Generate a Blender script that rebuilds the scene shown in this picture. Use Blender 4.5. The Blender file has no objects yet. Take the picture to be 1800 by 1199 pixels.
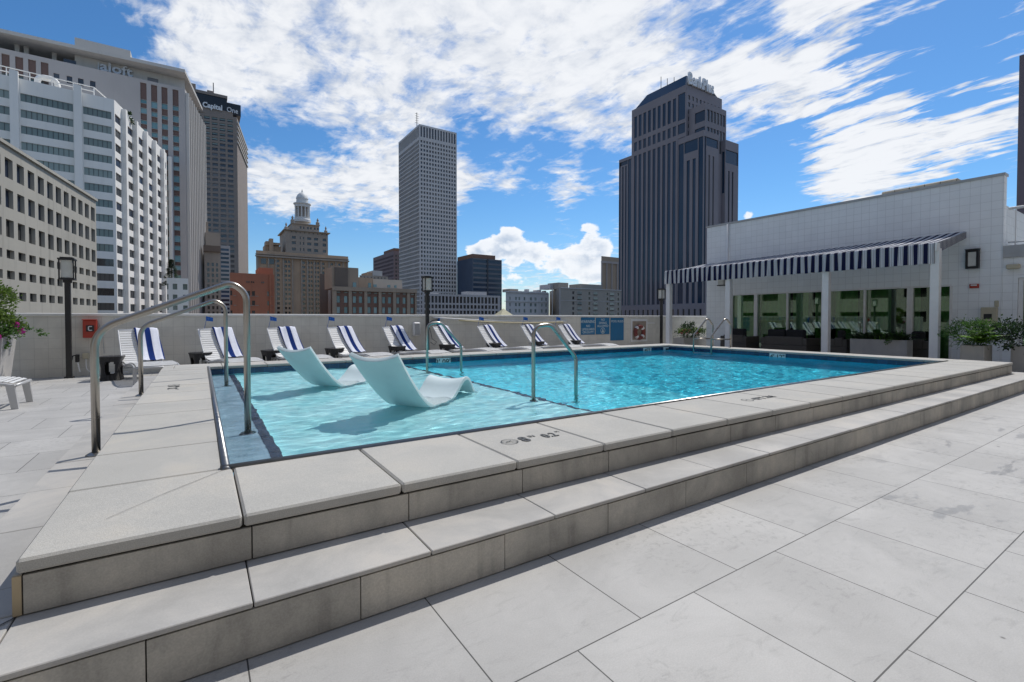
import bpy, math, random
from mathutils import Vector, Matrix, noise as mnoise
R_=math.radians
random.seed(7)
SC=bpy.context.scene
COL=SC.collection
# ------------------------------------------------------------------ camera model (horizon, lens found from the photo's vanishing points)
F=835.;PITCH=R_(1.1);YAW=R_(33.28);CYP=575.5;CZ=1.195
FW=(math.sin(YAW),math.cos(YAW));RT=(math.cos(YAW),-math.sin(YAW))
def ray(u,v):
    a=(u-900)/F;b=(CYP-v)/F;k=math.cos(PITCH)+b*math.sin(PITCH)
    return (FW[0]*k+RT[0]*a,FW[1]*k+RT[1]*a,-math.sin(PITCH)+b*math.cos(PITCH))
def atZ(u,v,z):
    d=ray(u,v);t=(z-CZ)/d[2];return (d[0]*t,d[1]*t)
def atY(u,v,Y):
    d=ray(u,v);t=Y/d[1];return (d[0]*t,Y,CZ+d[2]*t)
def atX(u,v,X):
    d=ray(u,v);t=X/d[0];return (X,d[1]*t,CZ+d[2]*t)
def atH(u,v,h):
    d=ray(u,v);t=h/d[2];return (d[0]*t,d[1]*t)
cam=bpy.data.cameras.new("camera");cam.lens=36*F/1800;cam.sensor_width=36;cam.shift_y=-24/1800.
cam.clip_start=.05;cam.clip_end=12000
co=bpy.data.objects.new("camera",cam);COL.objects.link(co)
co.location=(0,0,CZ);co.rotation_euler=(math.pi/2-PITCH,0,-YAW)
SC.camera=co
SC.render.resolution_x=1024;SC.render.resolution_y=682
SC.view_settings.view_transform='Standard';SC.view_settings.look='None';SC.view_settings.gamma=1;SC.view_settings.exposure=.22
SC.render.engine='CYCLES'
SC.cycles.use_denoising=True
SC.cycles.max_bounces=8;SC.cycles.transparent_max_bounces=12;SC.cycles.transmission_bounces=6
SC.cycles.sample_clamp_indirect=6

# ------------------------------------------------------------------ node helper
class NT:
    def __init__(s,tree): s.t=tree;s.n=tree.nodes;s.l=tree.links
    def node(s,ty,**kw):
        n=s.n.new(ty)
        for k,v in kw.items(): setattr(n,k,v)
        return n
    def put(s,n,i,v):
        if v is None: return
        if isinstance(v,bpy.types.NodeSocket): s.l.new(v,n.inputs[i])
        else:
            inp=n.inputs[i]
            if inp.type=='RGBA' and not hasattr(v,'__len__'): v=(v,v,v,1)
            if inp.type=='RGBA' and len(v)==3: v=(*v,1)
            if inp.type=='VECTOR' and not hasattr(v,'__len__'): v=(v,v,v)
            inp.default_value=v
    def m(s,op,a,b=None,c=None,clamp=False):
        n=s.node('ShaderNodeMath',operation=op,use_clamp=clamp)
        s.put(n,0,a)
        if b is not None: s.put(n,1,b)
        if c is not None: s.put(n,2,c)
        return n.outputs[0]
    def vm(s,op,a,b=None,out=0):
        n=s.node('ShaderNodeVectorMath',operation=op);s.put(n,0,a)
        if b is not None: s.put(n,1,b)
        return n.outputs[out]
    def scale(s,a,f):
        n=s.node('ShaderNodeVectorMath',operation='SCALE');s.put(n,0,a);s.put(n,'Scale',f);return n.outputs[0]
    def mix(s,f,a,b):
        n=s.node('ShaderNodeMix',data_type='RGBA');s.put(n,0,f);s.put(n,6,a);s.put(n,7,b);return n.outputs[2]
    def noise(s,v,sc,det=4,rough=.55,dist=0,out=0):
        n=s.node('ShaderNodeTexNoise');s.put(n,'Vector',v);s.put(n,'Scale',sc);s.put(n,'Detail',det);s.put(n,'Roughness',rough);s.put(n,'Distortion',dist);return n.outputs[out]
    def ramp(s,f,a,b,ca=0.,cb=1.,smooth=True):
        n=s.node('ShaderNodeMapRange',interpolation_type='SMOOTHSTEP' if smooth else 'LINEAR')
        s.put(n,0,f);s.put(n,1,a);s.put(n,2,b);s.put(n,3,ca);s.put(n,4,cb);return n.outputs[0]
    def sep(s,v):
        n=s.node('ShaderNodeSeparateXYZ');s.put(n,0,v);return n.outputs
    def comb(s,x,y,z):
        n=s.node('ShaderNodeCombineXYZ');s.put(n,0,x);s.put(n,1,y);s.put(n,2,z);return n.outputs[0]
    def bump(s,h,st,dist=.01,normal=None):
        n=s.node('ShaderNodeBump');s.put(n,'Height',h);s.put(n,'Strength',st);s.put(n,'Distance',dist)
        if normal: s.put(n,'Normal',normal)
        return n.outputs[0]
def newmat(name):
    m=bpy.data.materials.new(name);m.use_nodes=True;t=NT(m.node_tree);t.n.clear()
    out=t.node('ShaderNodeOutputMaterial');return m,t,out
def princ(t,out,col,rough=.6,metal=0,spec=None,normal=None,**kw):
    p=t.node('ShaderNodeBsdfPrincipled');t.put(p,'Base Color',col);t.put(p,'Roughness',rough);t.put(p,'Metallic',metal)
    if spec is not None: t.put(p,'Specular IOR Level',spec)
    if normal is not None: t.put(p,'Normal',normal)
    for k,v in kw.items(): t.put(p,k,v)
    t.l.new(p.outputs[0],out.inputs[0]);return p
def mat(name,col,rough=.6,metal=0,var=.12,scale=3.,bump=0,bscale=40,spec=None,world=False,rvar=0,**kw):
    m,t,out=newmat(name)
    if world: v=t.node('ShaderNodeNewGeometry').outputs['Position']
    else: v=t.node('ShaderNodeTexCoord').outputs['Object']
    n=t.noise(v,scale,5,.6)
    f=t.ramp(n,.3,.7,1-var,1+var)
    c=t.scale(t.comb(*col[:3]),f)
    nrm=None
    if bump: nrm=t.bump(t.noise(v,bscale,3,.6),bump,.004)
    r=rough
    if rvar: r=t.ramp(n,.3,.7,rough-rvar,rough+rvar)
    princ(t,out,c,r,metal,spec,nrm,**kw);return m

# ------------------------------------------------------------------ mesh builder
class MB:
    def __init__(s): s.v=[];s.f=[];s.m=[]
    def quad(s,a,b,c,d,m=0):
        i=len(s.v);s.v+=[tuple(a),tuple(b),tuple(c),tuple(d)];s.f.append((i,i+1,i+2,i+3));s.m.append(m)
    def tri(s,a,b,c,m=0):
        i=len(s.v);s.v+=[tuple(a),tuple(b),tuple(c)];s.f.append((i,i+1,i+2));s.m.append(m)
    def box(s,x0,x1,y0,y1,z0,z1,m=0):
        s.hexa([(x0,y0,z0),(x1,y0,z0),(x1,y1,z0),(x0,y1,z0),(x0,y0,z1),(x1,y0,z1),(x1,y1,z1),(x0,y1,z1)],m)
    def hexa(s,p,m=0):
        i=len(s.v);s.v+=[tuple(q) for q in p]
        for f in((0,3,2,1),(4,5,6,7),(0,1,5,4),(1,2,6,5),(2,3,7,6),(3,0,4,7)): s.f.append(tuple(i+k for k in f));s.m.append(m)
    def bbox(s,x0,x1,y0,y1,z0,z1,b=.01,m=0):
        # box with bevelled edges
        xs=(x0,x1);ys=(y0,y1);zs=(z0,z1);i0=len(s.v);idx={}
        for i,x in enumerate(xs):
            for j,y in enumerate(ys):
                for k,z in enumerate(zs):
                    sx=b if i==0 else -b;sy=b if j==0 else -b;sz=b if k==0 else -b
                    for a,q in enumerate(((x,y+sy,z+sz),(x+sx,y,z+sz),(x+sx,y+sy,z))):
                        idx[i,j,k,a]=len(s.v);s.v.append(q)
        def q(*l): s.f.append(tuple(idx[t] for t in l));s.m.append(m)
        q((0,0,0,0),(0,0,1,0),(0,1,1,0),(0,1,0,0));q((1,0,0,0),(1,1,0,0),(1,1,1,0),(1,0,1,0))
        q((0,0,0,1),(1,0,0,1),(1,0,1,1),(0,0,1,1));q((0,1,0,1),(0,1,1,1),(1,1,1,1),(1,1,0,1))
        q((0,0,0,2),(0,1,0,2),(1,1,0,2),(1,0,0,2));q((0,0,1,2),(1,0,1,2),(1,1,1,2),(0,1,1,2))
        for j in(0,1):
            for k in(0,1): q((0,j,k,1),(0,j,k,2),(1,j,k,2),(1,j,k,1))
        for i in(0,1):
            for k in(0,1): q((i,0,k,0),(i,0,k,2),(i,1,k,2),(i,1,k,0))
        for i in(0,1):
            for j in(0,1): q((i,j,0,0),(i,j,0,1),(i,j,1,1),(i,j,1,0))
        for i in(0,1):
            for j in(0,1):
                for k in(0,1): q((i,j,k,0),(i,j,k,1),(i,j,k,2))
    def tube(s,pts,r,n=12,m=0,cap=True,rx=None):
        pts=[Vector(p) for p in pts];base=len(s.v);up=None
        for i,p in enumerate(pts):
            d=(pts[min(i+1,len(pts)-1)]-pts[max(i-1,0)]).normalized()
            if up is None:
                up=Vector((0,0,1)) if abs(d.z)<.9 else Vector((1,0,0))
            sd=d.cross(up).normalized();up=sd.cross(d).normalized()
            rr=r[i] if hasattr(r,'__len__') else r
            for k in range(n):
                a=2*math.pi*k/n;s.v.append(tuple(p+sd*math.cos(a)*rr*(rx or 1)+up*math.sin(a)*rr))
        for i in range(len(pts)-1):
            for k in range(n):
                a=base+i*n+k;b=base+i*n+(k+1)%n;s.f.append((a,b,b+n,a+n));s.m.append(m)
        if cap:
            s.f.append(tuple(base+k for k in range(n))[::-1]);s.m.append(m)
            s.f.append(tuple(base+(len(pts)-1)*n+k for k in range(n)));s.m.append(m)
    def lathe(s,prof,cx=0,cy=0,n=24,m=0,z0=0):
        base=len(s.v)
        for r,z in prof:
            for k in range(n):
                a=2*math.pi*k/n;s.v.append((cx+r*math.cos(a),cy+r*math.sin(a),z+z0))
        for i in range(len(prof)-1):
            for k in range(n):
                a=base+i*n+k;b=base+i*n+(k+1)%n;s.f.append((a,b,b+n,a+n));s.m.append(m)
        s.f.append(tuple(base+k for k in range(n))[::-1]);s.m.append(m)
        s.f.append(tuple(base+(len(prof)-1)*n+k for k in range(n)));s.m.append(m)
    def grid(s,fn,nu,nv,m=0):
        base=len(s.v)
        for i in range(nu+1):
            for j in range(nv+1): s.v.append(tuple(fn(i/nu,j/nv)))
        for i in range(nu):
            for j in range(nv):
                a=base+i*(nv+1)+j;s.f.append((a,a+nv+1,a+nv+2,a+1));s.m.append(m)
    def build(s,name,mats,parent=None,smooth=False,auto=None):
        if not isinstance(mats,(list,tuple)): mats=[mats]
        off=Vector((0,0,0))
        if parent is not None:
            q=parent
            while q is not None: off+=q.location;q=q.parent
        me=bpy.data.meshes.new(name)
        me.from_pydata([(x-off.x,y-off.y,z-off.z) for x,y,z in s.v],[],s.f)
        for mm in mats: me.materials.append(mm)
        if len(mats)>1: me.polygons.foreach_set('material_index',s.m)
        if smooth: me.polygons.foreach_set('use_smooth',[True]*len(me.polygons))
        me.update()
        if smooth and auto:
            me.set_sharp_from_angle(angle=R_(auto))
        o=bpy.data.objects.new(name,me);COL.objects.link(o)
        if parent is not None: o.parent=parent
        return o
def thing(name,label,cat,loc=(0,0,0),group=None,rz=0):
    o=bpy.data.objects.new(name,None);COL.objects.link(o);o.location=loc;o.rotation_euler=(0,0,rz);o.empty_display_size=.2
    o['label']=label;o['category']=cat
    if group: o['group']=group
    return o
def tag(o,label,cat,group=None):
    o['label']=label;o['category']=cat
    if group: o['group']=group
    return o
def recenter(o,loc):
    d=Vector(loc);me=o.data
    me.transform(Matrix.Translation(-d));o.location=d;return o
def struct(o): o['kind']='structure';return o
def copy_tree(o,parent=None):
    c=o.copy();COL.objects.link(c)
    if parent is not None: c.parent=parent
    for ch in list(o.children): copy_tree(ch,c)
    return c
def text_mesh(body,size,name,material,parent,origin,xdir,ydir,extrude=.003,align='LEFT',bold=0,spacing=1,aligny='BOTTOM_BASELINE',sx=1.):
    cu=bpy.data.curves.new('t','FONT');cu.body=body;cu.size=size;cu.extrude=extrude;cu.align_x=align;cu.offset=bold;cu.space_character=spacing;cu.align_y=aligny;cu.resolution_u=3
    cu.space_line=.9
    ob=bpy.data.objects.new('t',cu);COL.objects.link(ob)
    dg=bpy.context.evaluated_depsgraph_get();dg.update()
    me=bpy.data.meshes.new_from_object(ob.evaluated_get(dg))
    bpy.data.objects.remove(ob);bpy.data.curves.remove(cu)
    X=Vector(xdir).normalized();Y=Vector(ydir).normalized();Zv=X.cross(Y)
    M=Matrix((X*sx,Y,Zv)).transposed().to_4x4();M.translation=Vector(origin)
    me.transform(M)
    off=Vector((0,0,0));q=parent
    while q is not None: off+=q.location;q=q.parent
    me.transform(Matrix.Translation(-off))
    me.materials.clear();me.materials.append(material)
    o=bpy.data.objects.new(name,me);COL.objects.link(o);me.name=name
    if parent is not None:o.parent=parent
    return o
def fillet(pts,r,n=6):
    pts=[Vector(p) for p in pts];out=[pts[0]]
    for i in range(1,len(pts)-1):
        a,b,c=pts[i-1],pts[i],pts[i+1]
        rr=r[i-1] if hasattr(r,'__len__') else r
        d1=(a-b).normalized();d2=(c-b).normalized();ang=d1.angle(d2)
        t=min(rr/math.tan(ang/2),(a-b).length*.49,(c-b).length*.49)
        p1=b+d1*t;p2=b+d2*t
        for k in range(n+1):
            f=k/n;out.append((p1*(1-f)+b*f)*(1-f)+(b*(1-f)+p2*f)*f)
    out.append(pts[-1]);return out
#SECTION materials
# ------------------------------------------------------------------ materials
def concrete(name,col,speck=.10,blotch=.10,bscale=220,bstr=.25,rough=.75,stain=0,axes=None,tilev=0.,tile=None):
    m,t,out=newmat(name)
    P=t.node('ShaderNodeNewGeometry').outputs['Position']
    n1=t.noise(P,1.7,5,.65,.4);n2=t.noise(P,bscale,2,.5);n3=t.noise(P,9,6,.7,1.2)
    f=t.m('MULTIPLY',t.ramp(n1,.3,.72,1-blotch,1+blotch*.6),t.ramp(n2,.3,.75,1-speck,1+speck))
    f=t.m('MULTIPLY',f,t.ramp(n3,.55,.78,1,1-.55*blotch))
    if tilev:
        oi=t.node('ShaderNodeObjectInfo').outputs['Random']
        rnd=t.node('ShaderNodeNewGeometry').outputs['Random Per Island']
        f=t.m('MULTIPLY',f,t.ramp(rnd,0,1,1-tilev,1+tilev,False))
    if stain:
        z=t.sep(P)[2];n4=t.noise(t.vm('MULTIPLY',P,(9,9,.8)),1.,4,.6)
        f=t.m('MULTIPLY',f,t.ramp(n4,.5,.72,1,1-stain))
    c=t.scale(t.comb(*col),f)
    warm=t.mix(t.ramp(n1,.45,.75),c,t.vm('MULTIPLY',c,(1.02,.99,.95)))
    nrm=t.bump(n2,bstr,.002)
    princ(t,out,warm,rough,0,.35,nrm);return m
def brickmat(name,col,bw,rh,ax='x',off=.5,mort=.004,mcol=.35,var=.03,rough=.6,phase=(0,0),bump=.3,dirt=.06,speck=.04,spec=.4,wet=False,msmooth=.1,col2=None,dscale=1.3):
    m,t,out=newmat(name)
    P=t.node('ShaderNodeNewGeometry').outputs['Position'];X,Y,Z=t.sep(P)
    if ax=='x': v=t.comb(t.m('ADD',X,phase[0]),t.m('ADD',Z,phase[1]),0)
    elif ax=='y': v=t.comb(t.m('ADD',Y,phase[0]),t.m('ADD',Z,phase[1]),0)
    else: v=t.comb(t.m('ADD',X,phase[0]),t.m('ADD',Y,phase[1]),0)
    b=t.node('ShaderNodeTexBrick');b.offset=off;b.offset_frequency=2;b.squash=1
    t.put(b,'Vector',v);t.put(b,'Color1',tuple(c*(1-var) for c in col));t.put(b,'Color2',tuple(c*(1+var) for c in (col2 or col)));t.put(b,'Mortar',tuple(c*mcol for c in col))
    t.put(b,'Scale',1.);t.put(b,'Mortar Size',mort);t.put(b,'Mortar Smooth',msmooth);t.put(b,'Bias',0.);t.put(b,'Brick Width',bw);t.put(b,'Row Height',rh)
    n1=t.noise(P,dscale,6,.65,.5);n2=t.noise(P,7,6,.7,1.);n3=t.noise(P,180,2,.5)
    f=t.m('MULTIPLY',t.ramp(n1,.35,.7,1-dirt,1+dirt*.5),t.ramp(n2,.56,.8,1,1-dirt*.9))
    f=t.m('MULTIPLY',f,t.ramp(n3,.3,.7,1-speck,1+speck))
    if wet:
        n4=t.noise(t.vm('MULTIPLY',P,(1.,3.,1.)),4.5,8,.75,.8);f=t.m('MULTIPLY',f,t.ramp(n4,.53,.72,1.,.82));n5=t.noise(P,.9,3,.6);n6=t.noise(P,26,5,.7,.5);f=t.m('MULTIPLY',f,t.mix(t.ramp(n5,.46,.60),(1,1,1),t.ramp(n6,.5,.66,1.,.80)))
    c=t.scale(b.outputs[0],f)
    r=rough
    if wet:
        w=t.noise(t.vm('MULTIPLY',P,(.75,1.9,1)),1.6,7,.66,.5)
        msk=t.m('MULTIPLY',t.ramp(w,.565,.60),t.ramp(X,2.6,3.6))
        msk=t.m('MULTIPLY',msk,t.ramp(t.m('ABSOLUTE',t.m('SUBTRACT',Y,1.15)),.35,.8,1,0))
        c=t.mix(msk,c,t.scale(c,.82));r=t.mix(msk,(rough,)*3,(.4,)*3)
        sp=t.node('ShaderNodeTexVoronoi');t.put(sp,'Vector',P);t.put(sp,'Scale',2.3)
        c=t.mix(t.ramp(sp.outputs[0],.022,.036,.8,0),c,(.03,.025,.02))
    nrm=t.bump(t.m('SUBTRACT',1,b.outputs[1]),bump,.004,t.bump(n3,.12,.002))
    princ(t,out,c,r,0,spec,nrm);return m
M={}
M['deck']=brickmat('porcelain_deck_tiles',(.43,.422,.405),.665,.647,'g',mort=.0028,mcol=.16,var=.055,rough=.60,phase=(-.79+.3325,-1.28+.647*8),bump=.25,dirt=.12,speck=.05,wet=True,spec=.4)
M['coping']=concrete('coping_concrete',(.44,.43,.40),.13,.09,260,.5,.8,tilev=.03)
M['riser']=concrete('riser_tile',(.46,.44,.395),.08,.30,160,.2,.6,stain=.25,tilev=.06)
M['tread']=concrete('tread_tile',(.43,.42,.40),.04,.20,160,.08,.55,stain=0,tilev=.03)
M['joint']=mat('dark_joint',(.035,.03,.025),.9)
M['steel']=mat('brushed_steel',(.25,.25,.245),.32,1,.06,12,.03,300,rvar=.05)
M['steel2']=mat('brushed_steel_worn',(.40,.375,.34),.30,1,.07,5,.02,300,rvar=.04)
M['black']=mat('black_paint',(.018,.018,.02),.45,0,.1)
M['frost']=mat('frosted_lamp_glass',(.62,.62,.58),.35,0,.08,6)
M['white']=mat('white_paint',(.78,.78,.78),.45,0,.03,4)
M['seatstrap']=mat('white_strap_seat_shaded',(.66,.66,.65),.5,0,.05,8)  # white strap again, with the seat's shading mixed into a greyer colour
M['whitestrap']=mat('white_vinyl_strap',(.72,.72,.71),.5,0,.03,8)
M['chaisemetal']=mat('silver_frame',(.50,.50,.50),.4,.3,.05)
M['resin']=mat('ledge_lounger_resin',(.62,.73,.74),.38,0,.03,4)
M['wicker']=mat('black_resin',(.022,.021,.022),.45,0,.15,30,.4,90)
M['sofa']=mat('taupe_wicker',(.075,.066,.058),.7,0,.15,60,.5,130)
M['cushion']=mat('black_cushion',(.012,.012,.014),.85,0,.1)
M['planter']=concrete('planter_concrete',(.42,.41,.40),.05,.12,120,.15,.8,stain=.1)
M['red']=mat('red_cabinet',(.42,.045,.025),.5,0,.12,8)
M['redring']=mat('red_ring',(.22,.05,.04),.5,0,.1)
M['signblue']=mat('blue_sign',(.02,.16,.33),.5,0,.06)
M['flag']=mat('blue_flag',(.01,.12,.48),.7,0,.08)
M['letter']=mat('white_lettering',(.62,.72,.75),.5,0,.02)
M['ink']=mat('dark_marking',(.05,.055,.06),.7,0,.25,60)
M['boardb']=mat('board_back',(.33,.27,.22),.6,0,.15,9)
M['cream']=mat('cream_plastic',(.52,.48,.36),.6,0,.08)
M['hvac']=mat('hvac_metal',(.38,.35,.29),.6,0,.1)
M['grey']=mat('grey_coping',(.42,.43,.44),.6,0,.08)
M['soil']=mat('potting_soil',(.03,.022,.015),.95)
M['parapet']=brickmat('painted_block_wall',(.70,.675,.61),.205,.2065,'x',off=0.,mort=.0035,mcol=.8,var=.03,rough=.75,phase=(.1,0.035),bump=.5,dirt=.10,msmooth=.3)
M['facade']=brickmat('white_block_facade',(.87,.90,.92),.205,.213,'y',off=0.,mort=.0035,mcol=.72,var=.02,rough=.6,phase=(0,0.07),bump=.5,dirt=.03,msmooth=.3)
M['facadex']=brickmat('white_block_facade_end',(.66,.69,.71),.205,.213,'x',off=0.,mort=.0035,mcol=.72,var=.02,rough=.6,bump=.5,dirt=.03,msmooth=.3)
M['cap']=mat('white_wall_cap',(.74,.73,.70),.6,0,.05)
def leafmat(name,c1,c2):
    m,t,out=newmat(name)
    r=t.node('ShaderNodeNewGeometry').outputs['Random Per Island']
    c=t.mix(r,c1,c2)
    p=princ(t,out,c,.5,0,.4)
    tr=t.node('ShaderNodeBsdfTranslucent');t.put(tr,0,t.scale(c,1.4))
    mx=t.node('ShaderNodeMixShader');t.put(mx,0,.3);t.l.new(p.outputs[0],mx.inputs[1]);t.l.new(tr.outputs[0],mx.inputs[2]);t.l.new(mx.outputs[0],out.inputs[0])
    return m
M['leaf']=leafmat('leaf_green',(.03,.08,.018,1),(.11,.22,.05,1))
M['leaf2']=leafmat('leaf_dark',(.012,.03,.012,1),(.04,.08,.03,1))
M['leaf3']=leafmat('leaf_bright',(.10,.24,.02,1),(.22,.40,.04,1))
M['leafy']=leafmat('leaf_yellowgreen',(.06,.11,.02,1),(.16,.24,.05,1))
M['pink']=leafmat('petal_magenta',(.45,.02,.25,1),(.65,.06,.40,1))
M['bark']=mat('bark',(.09,.065,.045),.9,0,.2)
# towel: striped cloth (object x across)
def towelmat():
    m,t,out=newmat('striped_towel')
    X,Y,Z=t.sep(t.node('ShaderNodeTexCoord').outputs['Object'])
    x=t.m('ABSOLUTE',t.m('SUBTRACT',X,.14))
    navy=t.m('MAXIMUM',t.ramp(x,.048,.050,1,0,False),t.ramp(x,.180,.183,0,1,False))
    n=t.noise(t.node('ShaderNodeTexCoord').outputs['Object'],150,2)
    c=t.mix(navy,(.74,.76,.84),(.012,.035,.17))
    c=t.scale(c,t.ramp(n,.3,.7,.88,1.05))
    princ(t,out,c,.95,0,.1,t.bump(n,.6,.004));return m
M['towel']=towelmat()
def awnmat(name,period,thin=False):
    m,t,out=newmat(name)
    X,Y,Z=t.sep(t.node('ShaderNodeNewGeometry').outputs['Position'])
    a=t.m('SUBTRACT',Y,.02) if not thin else t.m('ADD',X,0)
    f=t.m('FRACT',t.m('DIVIDE',a,period))
    navy=t.ramp(f,.47,.48,1,0,False)
    g=t.m('FRACT',t.m('MULTIPLY',f,5.5))
    line=t.m('MULTIPLY',t.ramp(g,.28,.3,1,0,False),t.m('GREATER_THAN',f,.5))
    c=t.mix(line,(.72,.74,.78),(.24,.26,.30))
    c=t.mix(navy,c,(.012,.016,.06))
    p=princ(t,out,c,.85,0,.2)
    tr=t.node('ShaderNodeBsdfTranslucent');t.put(tr,0,c)
    mx=t.node('ShaderNodeMixShader');t.put(mx,0,.22);t.l.new(p.outputs[0],mx.inputs[1]);t.l.new(tr.outputs[0],mx.inputs[2]);t.l.new(mx.outputs[0],out.inputs[0])
    return m
M['awning']=awnmat('striped_awning_cloth',.193);M['awnside']=awnmat('striped_awning_side',.095,True)
def glassm(name,tint=(.75,.9,.78),refl=.0,ior=1.5,rough=0.0):
    m,t,out=newmat(name)
    fr=t.node('ShaderNodeFresnel');t.put(fr,'IOR',ior)
    tr=t.node('ShaderNodeBsdfTransparent');t.put(tr,0,(*tint,1))
    gl=t.node('ShaderNodeBsdfGlossy');t.put(gl,0,(.88,1,.93,1));t.put(gl,'Roughness',rough)
    mx=t.node('ShaderNodeMixShader');t.put(mx,0,t.m('ADD',fr.outputs[0],refl,clamp=True))
    t.l.new(tr.outputs[0],mx.inputs[1]);t.l.new(gl.outputs[0],mx.inputs[2]);t.l.new(mx.outputs[0],out.inputs[0]);return m
M['glass']=glassm('tinted_sliding_glass',(.62,.78,.60),.09)
M['curtain']=mat('curtain_cloth',(.42,.56,.30),.9,0,.08,3)
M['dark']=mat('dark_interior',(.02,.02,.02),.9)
# pool
def plaster():
    m,t,out=newmat('pool_plaster')
    P=t.node('ShaderNodeNewGeometry').outputs['Position']
    n=t.noise(P,2.2,4,.6)
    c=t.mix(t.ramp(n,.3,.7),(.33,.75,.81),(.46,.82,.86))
    princ(t,out,c,.8,0,.2);return m
M['plaster']=plaster()
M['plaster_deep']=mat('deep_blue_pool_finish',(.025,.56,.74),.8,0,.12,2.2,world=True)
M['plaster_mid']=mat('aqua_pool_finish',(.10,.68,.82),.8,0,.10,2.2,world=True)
def tileband(ax):
    return brickmat('navy_waterline_tiles_'+ax,(.012,.055,.13),.155,.155,ax,off=0.,mort=.003,mcol=2.2,var=.25,rough=.25,phase=(0,-.345),bump=.4,dirt=.15,spec=.6)
M['tilex']=tileband('x');M['tiley']=tileband('y')
M['tileline']=brickmat('navy_step_tiles',(.02,.035,.07),.075,.075,'g',off=0.,mort=.003,mcol=1.6,var=.3,rough=.4)
M['marker']=mat('depth_tile_white',(.62,.70,.72),.3,0,.05)
#SECTION pool
# ------------------------------------------------------------------ deck, steps, coping
ZC,ZT,ZW=.395,.20,.262      # coping, tread and water levels
PX0,PX1,PY0,PY1=.11,11.66,2.95,9.27   # pool opening
CX0,CX1,CY0,CY1=-.52,12.28,2.2,9.92   # coping outline
TX0,TX1,TY0,TY1=-.84,12.62,1.872,10.24
b=MB()
# deck as ring of sheets round the pool block
for x0,x1,y0,y1 in((-12,40,-14,TY0+.05),(-12,TX0+.05,TY0+.05,13.2),(TX1-.05,40,TY0+.05,13.2),(TX0+.05,TX1-.05,TY1-.05,13.2)):
    b.quad((x0,y0,0),(x1,y0,0),(x1,y1,0),(x0,y1,0))
struct(b.build('deck',M['deck']))
b=MB();b.box(-12.3,40.3,-14.3,13.5,-34,-1.9);b.box(-12.3,40.3,-14.3,TY0+.3,-1.9,-.012);b.box(-12.3,TX0+.3,TY0+.3,13.5,-1.9,-.012);b.box(TX1-.3,40.3,TY0+.3,13.5,-1.9,-.012);b.box(TX0+.3,TX1-.3,TY1-.3,13.5,-1.9,-.012)
tag(b.build('hotel_block',M['cap']),'hotel building under the pool deck, seen as its roof edge','building')
# joint core under slabs
def ring(bm,x0,x1,y0,y1,ix0,ix1,iy0,iy1,z0,z1):
    bm.box(x0,x1,y0,iy0,z0,z1);bm.box(x0,x1,iy1,y1,z0,z1);bm.box(x0,ix0,iy0,iy1,z0,z1);bm.box(ix1,x1,iy0,iy1,z0,z1)
b=MB()
ring(b,CX0+.02,CX1-.02,CY0+.024,CY1-.02,PX0-.003,PX1+.003,PY0-.003,PY1+.003,-.05,ZC-.052)
ring(b,TX0+.022,TX1-.022,TY0+.022,TY1-.022,CX0+.0201,CX1-.0201,CY0+.0241,CY1-.0201,-.05,ZT-.022)
struct(b.build('step_core',M['joint']))
rnd=random.Random(3)
def slab_row(bm,x0,x1,y0,y1,z0,z1,first,pitch,axis,bev,gap=.004,jit=.0015):
    a0,a1=(x0,x1) if axis=='x' else (y0,y1)
    js=[first+pitch*k for k in range(-40,60)];js=[a0]+[j for j in js if a0+.12<j<a1-.12]+[a1]
    for p,q in zip(js[:-1],js[1:]):
        dz=rnd.uniform(-jit,jit);g0=gap/2 if p>a0 else 0;g1=gap/2 if q<a1 else 0;o=rnd.uniform(-jit,jit)
        if axis=='x': bm.bbox(p+g0,q-g1,y0+o,y1,z0+dz,z1+dz,bev)
        else: bm.bbox(x0+o,x1,p+g0,q-g1,z0+dz,z1+dz,bev)
b=MB()
slab_row(b,CX0,CX1,CY0,PY0-.012,ZC-.05,ZC,.138,.6705,'x',.009,.007)
slab_row(b,CX0,CX1,PY1+.012,CY1,ZC-.05,ZC,.3,.6705,'x',.009,.006)
slab_row(b,CX0,PX0-.014,PY0-.008,PY1+.008,ZC-.05,ZC,3.62,.66,'y',.008,.004)
slab_row(b,PX1+.012,CX1,PY0-.008,PY1+.008,ZC-.05,ZC,3.3,.66,'y',.008,.004)
struct(b.build('coping',M['coping']))
b=MB()
slab_row(b,CX0+.016,CX1-.01,CY0+.008,CY0+.022,ZT+.004,ZC-.059,.169,.676,'x',.001,.005,.0008)
slab_row(b,CX0+.016,CX1-.01,CY1-.018,CY1-.006,ZT+.003,ZC-.055,.169,.676,'x',.001,.005,.0008)
slab_row(b,CX0-.010,CX0+.012,CY0+.012,CY1-.05,ZT+.003,ZC-.055,3.2,.66,'y',.001,.005,.0008)
slab_row(b,CX1-.008,CX1+.003,CY0+.025,CY1-.05,ZT+.003,ZC-.055,3.2,.66,'y',.001,.005,.0008)
slab_row(b,TX0+.012,TX1-.012,TY0+.007,TY0+.020,.005,ZT-.027,-.155,.674,'x',.001,.004,.0008)
slab_row(b,TX0+.007,TX0+.020,TY0+.03,TY1-.03,.003,ZT-.024,3.4,.66,'y',.001,.004,.0008)
slab_row(b,TX1-.02,TX1-.007,TY0+.03,TY1-.03,.003,ZT-.024,3.4,.66,'y',.001,.004,.0008)
slab_row(b,TX0+.016,TX1-.016,TY1-.026,TY1-.016,.003,ZT-.024,-.155,.674,'x',.001,.004,.0008)
struct(b.build('risers',M['riser']))
b=MB()
slab_row(b,TX0,TX1,TY0,CY0+.03,ZT-.02,ZT,.146,.672,'x',.003,.005)
slab_row(b,TX0,CX0+.03,CY0+.035,TY1,ZT-.02,ZT,3.12,.65,'y',.003,.004)
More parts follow.
